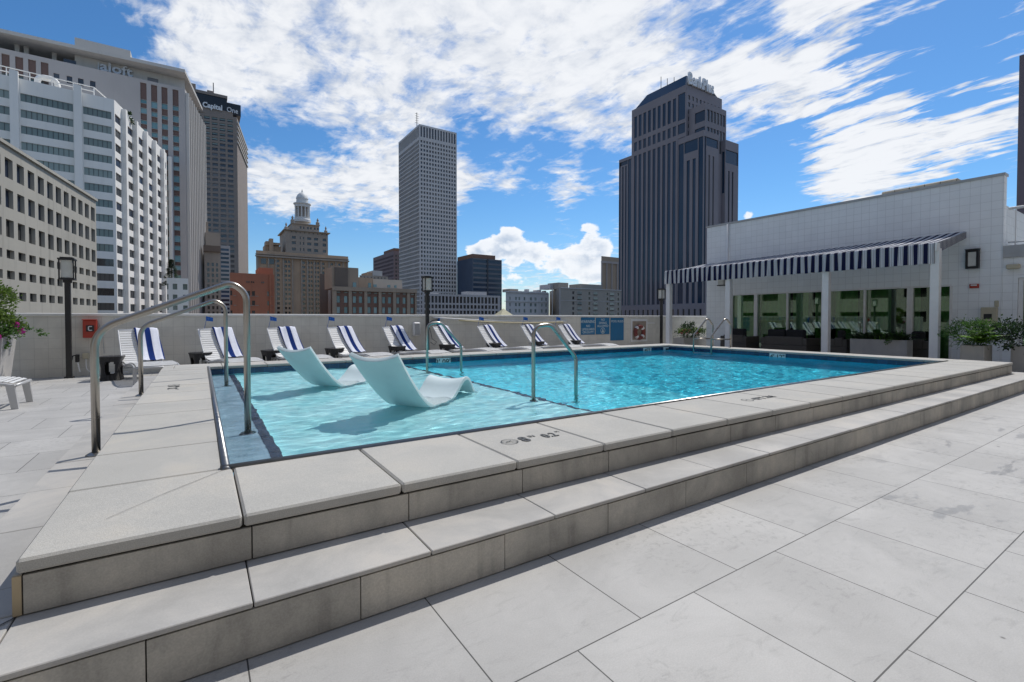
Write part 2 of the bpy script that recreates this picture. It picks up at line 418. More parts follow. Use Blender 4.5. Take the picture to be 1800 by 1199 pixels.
slab_row(b,CX1-.03,TX1,CY0+.035,TY1,ZT-.02,ZT,3.3,.65,'y',.003,.004)
slab_row(b,CX0+.03,CX1-.03,CY1-.03,TY1,ZT-.02,ZT,.146,.672,'x',.003,.004)
struct(b.build('treads',M['tread']))
b=MB();b.box(CX0-.0105,CX0+.0118,CY0+.0075,CY0+.0119,ZT+.004,ZC-.059);struct(b.build('riser_edge',mat('unglazed_tile_edge',(.42,.34,.22),.8,0,.1)))
b=MB()
def strip(bm,p,q,w,z):
    d=Vector((q[0]-p[0],q[1]-p[1]));n=Vector((-d.y,d.x)).normalized()*w;bm.quad((p[0]+n.x,p[1]+n.y,z),(p[0]-n.x,p[1]-n.y,z),(q[0]-n.x,q[1]-n.y,z),(q[0]+n.x,q[1]+n.y,z))
strip(b,(TX0,TY0),(CX0,CY0+.01),.003,ZT+.003)
pc=atZ(405,822,ZC);pd=atZ(290,868,ZC);pe=atZ(187,913,ZC);strip(b,pc,pd,.0013,ZC+.003);strip(b,pd,pe,.0009,ZC+.0032)
struct(b.build('joint_lines',M['joint']))
# unseen tower added behind the viewer to darken and warm the step risers
b=MB();b.box(-12,30,-20,-9.5,-34,26)
for k in range(9):
    for j in range(6): pass
tag(b.build('unseen_shading_tower',mat('shading_tower_warm',(.36,.31,.26),.8,0,.1,2.,world=True)),'unseen tower added behind the viewer to darken the step risers','building')
# metal edge trim of the pool
t=thing('pool_edge_trim','polished steel trim rail lining the near and left pool edge','trim',(PX0,PY0,ZC))
b=MB();b.tube([(PX0-.03,PY0-.004,ZC-.006),(PX1,PY0-.004,ZC-.008)],.024,12);b.build('front_rail',M['steel'],t,True)
b=MB();b.tube([(PX0-.004,PY0-.03,ZC-.008),(PX0-.004,PY1,ZC-.009)],.024,12);b.build('side_rail',M['steel'],t,True)
# basin
SX=3.45;LX=.40;LX2=.475
b=MB()
zf=[-.75,-.95]
b.quad((PX0,PY0,ZW-.42),(LX,PY0,ZW-.42),(LX,PY1,ZW-.42),(PX0,PY1,ZW-.42)) if False else None
zs=.06
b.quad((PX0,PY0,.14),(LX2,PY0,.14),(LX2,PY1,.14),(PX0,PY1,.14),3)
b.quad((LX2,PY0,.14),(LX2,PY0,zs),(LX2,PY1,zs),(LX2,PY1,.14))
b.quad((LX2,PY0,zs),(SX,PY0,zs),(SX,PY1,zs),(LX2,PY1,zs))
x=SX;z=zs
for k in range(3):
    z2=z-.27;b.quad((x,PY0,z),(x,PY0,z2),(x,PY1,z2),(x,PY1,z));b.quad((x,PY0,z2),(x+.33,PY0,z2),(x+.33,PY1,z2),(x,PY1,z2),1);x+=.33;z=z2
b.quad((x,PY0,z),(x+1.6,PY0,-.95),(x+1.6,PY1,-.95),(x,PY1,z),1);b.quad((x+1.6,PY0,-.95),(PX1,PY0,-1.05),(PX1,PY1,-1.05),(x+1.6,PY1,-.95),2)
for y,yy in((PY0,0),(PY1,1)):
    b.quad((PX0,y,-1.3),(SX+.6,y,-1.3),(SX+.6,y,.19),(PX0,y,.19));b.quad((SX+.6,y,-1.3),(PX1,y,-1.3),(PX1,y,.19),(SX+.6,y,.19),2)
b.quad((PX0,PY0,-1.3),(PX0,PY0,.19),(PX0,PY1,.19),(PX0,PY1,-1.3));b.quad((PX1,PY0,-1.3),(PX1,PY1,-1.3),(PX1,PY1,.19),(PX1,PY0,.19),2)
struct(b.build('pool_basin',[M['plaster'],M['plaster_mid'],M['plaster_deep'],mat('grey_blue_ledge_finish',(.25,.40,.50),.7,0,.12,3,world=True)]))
b=MB()
b.box(PX0-.003,PX1+.003,PY0-.012,PY0,.188,.344);b.box(PX0-.003,PX1+.003,PY1,PY1+.012,.188,.344)
struct(b.build('pool_tile_band',M['tilex']))
b=MB();b.box(PX0-.012,PX0,PY0,PY1,.188,.344);b.box(PX1,PX1+.012,PY0,PY1,.188,.344)
struct(b.build('pool_tile_band',M['tiley']))
b=MB();b.box(LX,LX2,PY0+.002,PY1-.002,.141,.146);b.box(SX-.07,SX-.002,PY0+.002,PY1-.002,zs+.001,zs+.006)
struct(b.build('pool_step_line',M['tileline']))
# ------------------------------------------------------------------ water
def wave(x,y):
    a=mnoise.noise(Vector((x*1.5,y*3.3,0)))*.5+mnoise.noise(Vector((x*3.2+3,y*6.6,1)))*.35+mnoise.noise(Vector((x*6.5+9,y*13,2)))*.38
    q=min(1,max(0,(x-3.2)/1.6));return a*(.027-.016*q*q*(3-2*q))
nx,ny=440,260
b=MB()
def wf(i,j):
    x=PX0+.001+(PX1-PX0-.002)*i;y=PY0+.001+(PY1-PY0-.002)*j
    return (x,y,ZW+wave(x,y))
b.grid(wf,nx,ny)
water=struct(b.build('water',M['marker'],None,True))
def watermat():
    m,t,out=newmat('pool_water')
    P=t.node('ShaderNodeNewGeometry').outputs['Position']
    n=t.noise(t.vm('MULTIPLY',P,(9,16,1)),1.,3,.55)
    nrm=t.bump(n,.8,.012)
    fr=t.node('ShaderNodeFresnel');t.put(fr,'IOR',1.33);t.put(fr,'Normal',nrm)
    gl=t.node('ShaderNodeBsdfGlossy');t.put(gl,'Roughness',.03);t.put(gl,'Normal',nrm);t.put(gl,0,(1,1,1,1))
    rf=t.node('ShaderNodeBsdfRefraction');t.put(rf,'IOR',1.33);t.put(rf,'Roughness',0.);t.put(rf,0,(1,1,1,1))
    mx=t.node('ShaderNodeMixShader');t.put(mx,0,t.m('MULTIPLY',fr.outputs[0],.45))
    t.l.new(rf.outputs[0],mx.inputs[1]);t.l.new(gl.outputs[0],mx.inputs[2]);t.l.new(mx.outputs[0],out.inputs[0])
    return m
WATERMODE='transp'
def watermat2():
    m,t,out=newmat('pool_water')
    P=t.node('ShaderNodeNewGeometry').outputs['Position']
    n=t.noise(t.vm('MULTIPLY',P,(9,16,1)),1.,3,.55)
    nrm=t.bump(n,.5,.006)
    fr=t.node('ShaderNodeFresnel');t.put(fr,'IOR',1.33);t.put(fr,'Normal',nrm)
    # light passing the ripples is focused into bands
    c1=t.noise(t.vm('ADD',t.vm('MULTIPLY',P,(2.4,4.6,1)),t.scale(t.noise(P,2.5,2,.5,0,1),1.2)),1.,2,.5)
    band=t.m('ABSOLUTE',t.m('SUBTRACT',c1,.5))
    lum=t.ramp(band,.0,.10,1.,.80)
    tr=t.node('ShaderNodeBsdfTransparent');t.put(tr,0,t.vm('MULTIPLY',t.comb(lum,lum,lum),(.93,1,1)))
    gl=t.node('ShaderNodeBsdfGlossy');t.put(gl,'Roughness',.03);t.put(gl,'Normal',nrm);t.put(gl,0,(1,1,1,1))
    mx=t.node('ShaderNodeMixShader');t.put(mx,0,t.m('MULTIPLY',fr.outputs[0],.75))
    t.l.new(tr.outputs[0],mx.inputs[1]);t.l.new(gl.outputs[0],mx.inputs[2]);t.l.new(mx.outputs[0],out.inputs[0])
    return m
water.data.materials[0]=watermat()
CAUST=True
if CAUST:
    water.cycles.is_caustics_caster=True
    for o in COL.objects:
        if o.name.startswith(('pool_basin','pool_step','pool_tile')): o.cycles.is_caustics_receiver=True
#SECTION sun
# ------------------------------------------------------------------ sun and sky
SUN_EL=R_(56.5);sd=Vector((.60,.28,0)).normalized()
sunv=Vector((sd.x*math.cos(SUN_EL),sd.y*math.cos(SUN_EL),math.sin(SUN_EL)))
sl=bpy.data.lights.new('sun','SUN');sl.energy=2.9;sl.angle=R_(.5);sl.color=(1,.955,.89)
so=bpy.data.objects.new('sun',sl);COL.objects.link(so);so.rotation_euler=sunv.to_track_quat('Z','Y').to_euler();so.location=(20,8,30)
if CAUST: sl.cycles.is_caustics_light=True
w=bpy.data.worlds.new("World");SC.world=w;w.use_nodes=True
t=NT(w.node_tree);t.n.clear()
out=t.node('ShaderNodeOutputWorld');bg=t.node('ShaderNodeBackground');t.l.new(bg.outputs[0],out.inputs[0])
sky=t.node('ShaderNodeTexSky',sky_type='NISHITA');sky.sun_disc=False;sky.sun_elevation=SUN_EL
sky.sun_rotation=math.atan2(sunv.x,sunv.y);sky.air_density=1.;sky.dust_density=.25;sky.ozone_density=3.5;sky.altitude=20
D=t.node('ShaderNodeNewGeometry').outputs['Incoming']
D=t.scale(D,-1.) if False else t.node('ShaderNodeTexCoord').outputs['Generated']
D=t.vm('NORMALIZE',D);dx,dy,dz=t.sep(D)
# deeper, polarised-looking blue
skc=t.node('ShaderNodeHueSaturation');t.put(skc,'Saturation',1.16);t.put(skc,'Value',.96);t.put(skc,'Color',sky.outputs[0])
zc=t.m('MAXIMUM',dz,.012)
den=t.m('ADD',zc,.06)
Pc=t.comb(t.m('DIVIDE',dx,den),t.m('DIVIDE',dy,den),0)
def blob(u,v,k):
    d=Vector(ray(u,v)).normalized()
    dt=t.vm('DOT_PRODUCT',D,tuple(d),out=1)
    return t.m('EXPONENT',t.m('MULTIPLY',t.m('SUBTRACT',dt,1.),float(k)))
def blobs(lst):
    acc=None
    for u,v,k,wt in lst:
        q=t.m('MULTIPLY',blob(u,v,k),float(wt));acc=q if acc is None else t.m('ADD',acc,q)
    return acc
warp=t.scale(t.vm('SUBTRACT',t.noise(Pc,1.3,3,.6,0,1),(.5,.5,.5)),.28)
Pw=t.vm('ADD',Pc,warp)
big=t.noise(t.vm('MULTIPLY',Pw,(1.1,.8,1)),1.,3,.5)
cell=t.noise(t.vm('MULTIPLY',Pw,(3.6,3.0,1)),1.3,7,.60)
fine=t.noise(t.vm('MULTIPLY',Pw,(9.5,7.5,1)),1.3,6,.64)
rip=t.noise(t.vm('MULTIPLY',Pw,(10.,3.2,1)),1.2,4,.55)
dens=t.m('ADD',t.m('MULTIPLY',big,.30),t.m('ADD',t.m('MULTIPLY',rip,.20),t.m('ADD',t.m('MULTIPLY',cell,.44),t.m('MULTIPLY',fine,.30))))
bias=blobs([ # minus = blue gap, plus = cloud
 (10,20,250,-.16),(110,60,500,-.08),(225,50,900,-.09),(60,120,300,-.08),(330,90,120,.06),(450,120,60,.06),
 (455,232,900,-.16),(530,250,800,-.16),(600,258,1100,-.10),(480,440,400,-.22),(560,410,600,-.14),(650,430,400,-.22),
 (870,268,600,-.15),(960,278,700,-.18),(1050,285,700,-.20),(840,380,600,-.20),(930,370,500,-.20),(1040,380,600,-.20),(880,430,300,-.12),(820,240,900,-.06),
 (1345,330,500,-.26),(1320,265,700,-.22),(1390,235,900,-.14),(1450,400,300,-.14),(1290,10,900,-.12),(1350,35,1500,-.10),(1560,50,400,-.08),(1720,40,200,-.14),(1620,150,900,-.12),(1700,110,500,-.12),(1660,340,400,-.18),(1770,300,400,-.14),(1500,200,1500,-.08),
 (1430,150,90,.13),(1620,225,160,.16),(1520,280,400,.14),(1480,325,800,.14),(1300,110,150,.10),(1720,230,300,.12),(1100,60,60,.06),
 (1000,100,30,.10),(720,120,30,.08),(560,330,200,.09),(800,330,900,.16),(900,315,700,.10),(520,370,700,.08),(1000,335,600,.12),(660,330,300,.08),(480,290,900,.08)])
stk=t.noise(t.vm('MULTIPLY',Pw,(8.5,2.6,1)),1.,6,.60)
reg=t.m('ADD',blob(1480,60,22),t.m('ADD',blob(1700,150,50),t.m('MULTIPLY',blob(250,30,60),.5)))
dens=t.m('ADD',dens,t.m('MULTIPLY',t.m('SUBTRACT',stk,.52),t.m('MULTIPLY',reg,.95)))
dens=t.m('ADD',dens,bias)
cl=t.ramp(dens,.57,.76)
thick=t.ramp(dens,.64,.90)
shade=t.noise(t.vm('MULTIPLY',Pw,(4.6,3.6,1)),1.9,5,.6)
ccol=t.mix(t.m('MULTIPLY',t.ramp(dens,.58,.72),t.ramp(shade,.36,.64)),(8.0,8.1,8.3),(5.4,5.8,6.5))
ccol=t.mix(thick,ccol,(7.9,8.05,8.3))
skyc=t.mix(t.m('MULTIPLY',cl,.96),t.vm('MULTIPLY',skc.outputs[0],t.mix(t.ramp(dz,.0,.25),(.86,.96,1.06),(.74,.98,1.10))),ccol)
# low cumulus
az=t.m('ARCTAN2',dx,dy);Cv=t.comb(t.m('MULTIPLY',az,9.),t.m('MULTIPLY',dz,13.),0)
cn=t.noise(Cv,1.25,8,.56,.15)
cb=blobs([(890,418,1100,.30),(850,440,2500,.16),(1030,425,1300,.28),(985,450,1500,.16),(1070,440,1500,.18),(940,475,500,.32),(1040,490,500,.28),(860,480,600,.2),(1312,380,6000,.36),(830,450,1800,.2),(500,520,300,.1)])
cd=t.m('ADD',t.m('MULTIPLY',cn,.8),cb)
cm=t.ramp(cd,.66,.71)
# lit from the upper right: compare with density a little towards the sun
cn2=t.noise(t.vm('ADD',Cv,(.14,.20,0)),1.25,5,.56,.15)
lit=t.ramp(t.m('SUBTRACT',cn,cn2),-.09,.10)
inner=t.ramp(cd,.68,.86)
cc=t.mix(t.m('MULTIPLY',inner,t.m('SUBTRACT',1.15,lit),clamp=True),(8.5,8.6,8.8),(4.7,5.4,6.5))
skyc=t.mix(t.m('MULTIPLY',cm,.93),skyc,cc)
# below horizon: dull ground tone
skyc=t.mix(t.ramp(dz,-.03,-.005,1,0),skyc,(1.6,1.7,1.8))
t.l.new(skyc,bg.inputs[0]);t.put(bg,1,.1)
#SECTION walls
# ------------------------------------------------------------------ parapet
ORD=['first','second','third','fourth','fifth','sixth','seventh','eighth','ninth']
WY=13.1
t=thing('parapet_wall','long painted block parapet wall with white cap behind the lounge chairs','wall',(0,WY,0))
b=MB();b.box(-12,19.9,WY,WY+.22,-.02,1.235);b.build('block_wall',M['parapet'],t)
b=MB();b.bbox(-12,19.9,WY-.02,WY+.25,1.236,1.30,.012);b.build('wall_cap',M['cap'],t)
# ------------------------------------------------------------------ lamps on posts
def lantern(bm,x,y,z,w=.135,h=.30,m=0,mg=1):
    bm.box(x-w*.62,x+w*.62,y-w*.62,y+w*.62,z-.035,z,m)
    bm.box(x-w*.66,x+w*.66,y-w*.66,y+w*.66,z+h,z+h+.03,m);bm.box(x-w*.5,x+w*.5,y-w*.5,y+w*.5,z+h+.03,z+h+.055,m)
    for sx in(-1,1):
        for sy in(-1,1): bm.box(x+sx*w*.55-.011,x+sx*w*.55+.011,y+sy*w*.55-.011,y+sy*w*.55+.011,z,z+h,m)
for lx,lbl in((-2.2,'black square lantern lamp post beside the red cabinet'),(5.47,'black square lantern lamp post behind the middle lounge chairs'),(15.72,'black square lantern lamp post beside the awning and far corner planter')):
    ly=12.78 if lx<15 else 12.85
    t=thing('lamp_post',lbl,'lamp post',(lx,ly,0),'lantern lamp posts along the parapet')
    b=MB();b.box(lx-.042,lx+.042,ly-.042,ly+.042,.02,1.95);b.bbox(lx-.07,lx+.07,ly-.07,ly+.07,0,.03,.006);b.box(lx-.06,lx+.06,ly-.06,ly+.06,1.90,1.955);b.build('post',M['black'],t)
    b=MB();lantern(b,lx,ly,1.99,.19,.36);lamp=b.build('lantern_frame',M['black'],t)
    b=MB();b.box(lx-.085,lx+.085,ly-.085,ly+.085,2.0,2.345);b.build('lamp_glass',M['frost'],t)
# outlet box with plug on first lamp
t=thing('power_outlet','grey outlet box with black plug and cable by the left lamp post','outlet',(-2.05,12.9,.38))
b=MB();b.bbox(-2.03,-1.93,12.98,13.09,.36,.48,.01);b.build('outlet_box',M['cream'],t)
b=MB();b.bbox(-2.13,-2.07,12.9,12.98,.30,.46,.01);b.tube(fillet([(-2.16,12.8,.36),(-2.16,12.85,.44),(-2.08,12.9,.44)],.05),.012,6);b.build('plug',M['black'],t)
b=MB();b.tube(fillet([(-1.98,13.0,.36),(-1.97,12.98,.12),(-1.8,12.95,.03),(-1.3,12.98,.05)],.15),.009,6);b.tube([(-2.09,12.9,.3),(-2.06,12.9,.10)],.013,6);b.build('cable',M['white'],t)
# red phone cabinet
t=thing('emergency_phone_cabinet','red emergency phone cabinet mounted on the block wall','cabinet',(-1.9,WY,.98))
b=MB();b.bbox(-2.02,-1.795,WY-.12,WY-.002,.79,1.15,.012);b.bbox(-2.03,-1.785,WY-.13,WY-.105,1.15,1.175,.006);b.build('cabinet_box',M['red'],t)
b=MB();b.box(-1.965,-1.84,WY-.128,WY-.121,.92,1.05);b.build('window_panel',M['black'],t)
b=MB();b.tube(fillet([(-1.87,WY-.135,.945),(-1.925,WY-.137,.945),(-1.925,WY-.137,1.025),(-1.87,WY-.135,1.025)],.02),.009,8);b.build('handset_symbol',M['white'],t)
b=MB();b.tube(fillet([(-1.78,WY-.03,1.1),(-1.72,WY-.03,.9),(-1.70,WY-.02,.45)],.1),.006,6);b.build('conduit',M['grey'],t)
# speaker
t=thing('wall_speaker','white oblong speaker on the block wall left of the middle lamp post','speaker',(5.23,WY,.88))
b=MB();b.bbox(5.13,5.335,WY-.15,WY-.01,.68,1.08,.03);b.build('speaker_case',M['white'],t,True,30)
b=MB();b.bbox(5.155,5.31,WY-.157,WY-.148,.71,1.05,.003);b.build('speaker_grille',M['grey'],t)
# pool poles hanging on the wall
for (z0,z1,mt,lb,y,x0,x1) in((1.215,1.10,M['white'],'long white pool pole hung along the parapet, the upper one',WY-.05,5.78,10.9),(1.13,1.06,mat('yellowed_pole',(.55,.48,.28),.5,0,.08),'long yellowed pool pole hung along the parapet, the lower one',WY-.09,6.6,10.7)):
    o=MB();n=14;o.tube([(x0+(x1-x0)*k/n,y,z0+(z1-z0)*k/n-.05*math.sin(math.pi*k/n)) for k in range(n+1)],.019,8);o=o.build('pool_pole',mt,None,True);recenter(o,(x0,y,z0));tag(o,lb,'pool pole')
t=thing('pole_hook','blue hook bracket at the left end of the pool poles','hook',(5.85,WY,1.1))
b=MB();b.box(5.93,5.96,WY-.11,WY,.93,1.2);b.build('bracket',M['flag'],t)
b=MB();b.tube(fillet([(5.94,WY-.1,1.18),(5.7,WY-.08,1.12),(5.56,WY-.08,.95)],.15),.012,6);b.build('net_arm',M['black'],t)
t=thing('hanging_cord','black cord looped at the foot of the middle lamp post','cord',(5.55,12.8,.4))
b=MB();b.tube([(5.53,12.78,.95),(5.56,12.75,.8),(5.6,12.74,.6),(5.75,12.75,.5),(5.68,12.76,.42),(5.56,12.76,.5)],.008,6);b.build('cord_loop',M['black'],t,True)
# ------------------------------------------------------------------ signs on the wall
def sign(x0,x1,z0,z1,lbl,lines,emblem=None):
    t=thing('pool_sign',lbl,'sign',((x0+x1)/2,WY,(z0+z1)/2),'blue notice boards on the parapet')
    b=MB();b.bbox(x0,x1,WY-.018,WY-.002,z0,z1,.003);b.build('board',M['signblue'],t)
    for tx,z,s in lines: text_mesh(tx,s,'lettering',M['letter'],t,((x0+x1)/2,WY-.021,z),(1,0,0),(0,0,1),.001,'CENTER',bold=.001)
    if emblem:
        cx,cz,r=emblem;b=MB()
        n=24
        for k in range(n):
            a=2*math.pi*k/n;a2=2*math.pi*(k+1)/n
            P=lambda q,rr:(cx+rr*math.cos(q),WY-.0205,cz+rr*math.sin(q))
            b.quad(P(a,r*.86),P(a,r),P(a2,r),P(a2,r*.86))
        b.tri((cx-r*.55,WY-.0205,cz-r*.5),(cx+r*.55,WY-.0205,cz-r*.5),(cx,WY-.0205,cz+r*.75));b.box(cx-r*.12,cx+r*.12,WY-.0205,WY-.019,cz-r*.8,cz+r*.2)
        b.build('emblem',M['letter'],t)
sign(11.6,12.28,.59,1.225,'blue board reading warning no lifeguard on duty','' or [('WARNING',1.02,.155),('NO',.87,.12),('LIFEGUARD',.75,.12),('ON DUTY',.64,.12)])
sign(12.33,13.03,.59,1.215,'blue board reading no diving allowed with a round emblem',[('NO',1.10,.12),('DIVING',.98,.12),('ALLOWED',.865,.12)],(12.68,.73,.115))
sign(13.09,13.8,.34,1.21,'tall blue board headed pool rules',[('POOL RULES',1.04,.115)]+[('_',2,.01)][:0])
t=thing('life_ring','red and white life ring on a tan board in a white frame','life ring',(14.67,WY,.7))
b=MB();b.bbox(14.2,15.15,WY-.02,WY-.002,.26,1.16,.004);b.build('frame_board',M['white'],t)
b=MB();b.bbox(14.28,15.07,WY-.028,WY-.019,.34,1.08,.003);b.build('back_board',M['boardb'],t)
rb=MB();wb=MB()
for k in range(32):
    a=2*math.pi*k/32;a2=2*math.pi*(k+1)/32;tg=wb if (k%8) in(3,4) else rb
    Pq=lambda q:(14.62+.235*math.cos(q),WY-.08,.64+.235*math.sin(q))
    tg.tube([Pq(a),Pq(a2)],.075 if tg is rb else .078,10,cap=False)
rb.build('ring',M['redring'],t,True);wb.build('ring_band',M['white'],t,True)
t=thing('small_wall_plate','small white plate on the wall right of the life ring','plate',(15.4,WY,1.0))
b=MB();b.bbox(15.15,15.6,WY-.02,WY-.002,.98,1.02,.004);b.build('ledge',M['white'],t)

# ------------------------------------------------------------------ lounge chairs
def prof_pts(pl,n=5):
    out=[]
    for (a,bq) in zip(pl[:-1],pl[1:]):
        for k in range(n): out.append((a[0]+(bq[0]-a[0])*k/n,a[1]+(bq[1]-a[1])*k/n))
    out.append(pl[-1]);return out
def smoothpl(pl,it=2):
    for _ in range(it):
        o=[pl[0]]
        for a,bq in zip(pl[:-1],pl[1:]):
            o+=[(a[0]*.75+bq[0]*.25,a[1]*.75+bq[1]*.25),(a[0]*.25+bq[0]*.75,a[1]*.25+bq[1]*.75)]
        o.append(pl[-1]);pl=o
    return pl
def resample(pl,step):
    out=[];acc=0;nxt=0
    for a,bq in zip(pl[:-1],pl[1:]):
        L=math.hypot(bq[0]-a[0],bq[1]-a[1])
        while nxt<=acc+L:
            f=(nxt-acc)/L;tx=((bq[0]-a[0])/L,(bq[1]-a[1])/L)
            out.append((a[0]+(bq[0]-a[0])*f,a[1]+(bq[1]-a[1])*f,tx));nxt+=step
        acc+=L
    return out
CW=.325
SEAT=smoothpl([(0,.33),(.25,.30),(.6,.36),(.95,.385),(1.2,.375),(1.36,.33)])
BANG=R_(50);BL=.80
BACK=smoothpl([(0,.34),(-.22,.52),(-.40,.76),(-.545,.955)])
def strap_strip(bm,pl,w,step,thick=.008,sw=.78):
    # slats running across the chair, following the profile
    for (y,z,tx) in resample(pl,step):
        ny,nz=-tx[1],tx[0];hy,hz=tx[0]*step*sw/2,tx[1]*step*sw/2
        p=[]
        for q in(-1,1):
            for (sx,sy) in((-1,-1),(1,-1),(1,1),(-1,1)):
                p.append((sx*w,y+hy*sy+ny*thick*q*.5,z+hz*sy+nz*thick*q*.5))
        bm.hexa(p)
def make_chaise():
    root=thing('lounge_chair','','lounge chair',(0,0,0),'lounge chairs lined up along the parapet')
    b=MB();strap_strip(b,SEAT,CW-.02,.055,sw=.66);b.build('seat',M['seatstrap'],root)
    b=MB();strap_strip(b,BACK,CW-.015,.058);b.build('backrest',M['whitestrap'],root)
    b=MB()
    for s in(-1,1): b.tube([(s*CW,y,z-.006) for y,z in BACK],.016,8,rx=.8)
    b.tube([(-CW,BACK[-1][0],BACK[-1][1]),(CW,BACK[-1][0],BACK[-1][1])],.014,8);b.build('back_frame',M['white'],root,True)
    b=MB()
    for s in(-1,1): b.tube([(s*(CW+.005),-.28,.27)]+[(s*(CW+.005),y,z-.03) for y,z in SEAT],.02,8,rx=.8)
    b.tube([(-CW,1.36,.31),(CW,1.36,.31)],.02,8);b.tube([(-CW,-.28,.27),(CW,-.28,.27)],.018,8);b.build('side_frame',M['chaisemetal'],root,True)
    for s in(-1,1):
        b=MB();b.hexa([(s*CW-.024,1.32,0),(s*CW+.024,1.32,0),(s*CW+.024,1.39,0),(s*CW-.024,1.39,0),(s*CW-.024,1.27,.31),(s*CW+.024,1.27,.31),(s*CW+.024,1.35,.33),(s*CW-.024,1.35,.33)]);b.build('leg',M['chaisemetal'],root)
        b=MB();b.hexa([(s*CW-.02,-.32,0),(s*CW+.02,-.32,0),(s*CW+.02,-.26,0),(s*CW-.02,-.26,0),(s*CW-.02,-.2,.27),(s*CW+.02,-.2,.27),(s*CW+.02,-.12,.28),(s*CW-.02,-.12,.28)]);b.build('leg',M['chaisemetal'],root)
    b=MB();b.tube([(-CW+.03,-.25,.42),(-CW+.03,-.02,.22)],.011,6);b.tube([(CW-.03,-.25,.42),(CW-.03,-.02,.22)],.011,6);b.tube([(-CW,-.02,.22),(CW,-.02,.22)],.011,6);b.build('back_support',M['chaisemetal'],root,True)
    return root
def make_towel():
    pl=smoothpl([(.10,.345),(.02,.365),(-.20,.545),(-.385,.775),(-.535,.975),(-.575,.98),(-.60,.92),(-.58,.80)],1)
    bm=MB();rs=resample(pl,.03);x0,x1=-.06,.335;n=12
    def P(i,j):
        k=min(int(i*(len(rs)-1)),len(rs)-1);y,z,tx=rs[k];x=x0+(x1-x0)*j
        h=.008+.008*math.sin(j*9+i*3)+.006*math.sin(j*17-i*7)
        if i<.08:h-=.01
        return (x+.012*math.sin(i*7),y-tx[1]*-h*0+(-tx[1])*(-h) if False else y+tx[1]*h*1.0,z+(-tx[0])*h)
    # the profile runs from the seat up, so its left-hand normal points up/forward
    def Q(i,j):
        k=min(int(round(i*(len(rs)-1))),len(rs)-1);y,z,tx=rs[k];x=x0+(x1-x0)*j
        ny,nz=tx[1],-tx[0];h=.012+.006*math.sin(j*9+i*3)+.005*math.sin(j*17-i*7)
        return (x+.012*math.sin(i*6),y+ny*h,z+nz*h)
    bm.grid(Q,len(rs)-1,n)
    o=bm.build('towel',M['towel'],None,True)
    md=o.modifiers.new('s','SOLIDIFY');md.thickness=.009;md.offset=0
    return o
def make_table():
    # squat resin table with waisted sides and oval openings
    root=thing('side_table','','side table',(0,0,0),'dark side tables between the lounge chairs')
    def pr(z):
        q=z/.45;return .160+.030*abs(2*q-.9)**1.7
    bm=MB();n=72;nz=22
    def P(k,j):
        z=.48*j/nz;r=pr(z);a=2*math.pi*k/n;c,s_=math.cos(a),math.sin(a)
        return (r*math.copysign(abs(c)**.38,c),r*math.copysign(abs(s_)**.38,s_),z)
    for j in range(nz):
        for k in range(n):
            if j<nz-1 and any(((((k+.5)/n*4-q+2)%4-2)/.11)**2+(((j+.5)/nz-.50)/.30)**2<1 for q in range(4)): continue
            bm.quad(P(k,j),P(k+1,j),P(k+1,j+1),P(k,j+1))
    o=bm.build('table_body',M['wicker'],root,True,40);md=o.modifiers.new('s','SOLIDIFY');md.thickness=.022
    bm=MB();bm.v=[P(k,nz) for k in range(n)];bm.f=[tuple(range(n))];bm.m=[0];o=bm.build('table_top',M['wicker'],root);md=o.modifiers.new('s','SOLIDIFY');md.thickness=.02
    return root
ch0=make_chaise();tw0=make_towel();tb0=make_table()
def flagobj(x,y,z,lbl,rz):
    t=thing('service_flag',lbl,'flag',(x,y,z),'blue service flags on the lounge chairs')
    b=MB();dx=.055;b.tube([(x,y,z),(x+dx,y-.01,z+.27)],.0045,6);b.build('flag_stick',M['flag'],t)
    b=MB();X=x+dx-.02;Zq=z+.18;c,s=math.cos(rz),math.sin(rz)
    def P(i,j): 
        u=i*.15;return (X+u*c,y-.012+u*s+.012*math.sin(i*8),Zq+.10*j*(1-.15*i)-.02*i+.012)
    b.grid(P,6,2);b.build('flag_cloth',M['flag'],t)
    b=MB();cx,cz=X+.065*c,Zq+.055
    for a in(0,1,2,3,4):
        an=a*math.pi*2/5+math.pi/2;b.tri((cx,y-.03,cz+.006),(cx+.022*math.cos(an-.4),y-.03,cz+.022*math.sin(an-.4)),(cx+.03*math.cos(an),y-.03,cz+.03*math.sin(an)))
    b.build('flag_emblem',M['letter'],t)
chx=[-1.395,-.042,1.31,2.66,4.05,5.50,6.93,8.50,10.02]
phi=[77,75,75,74,71,66,70,72,73]
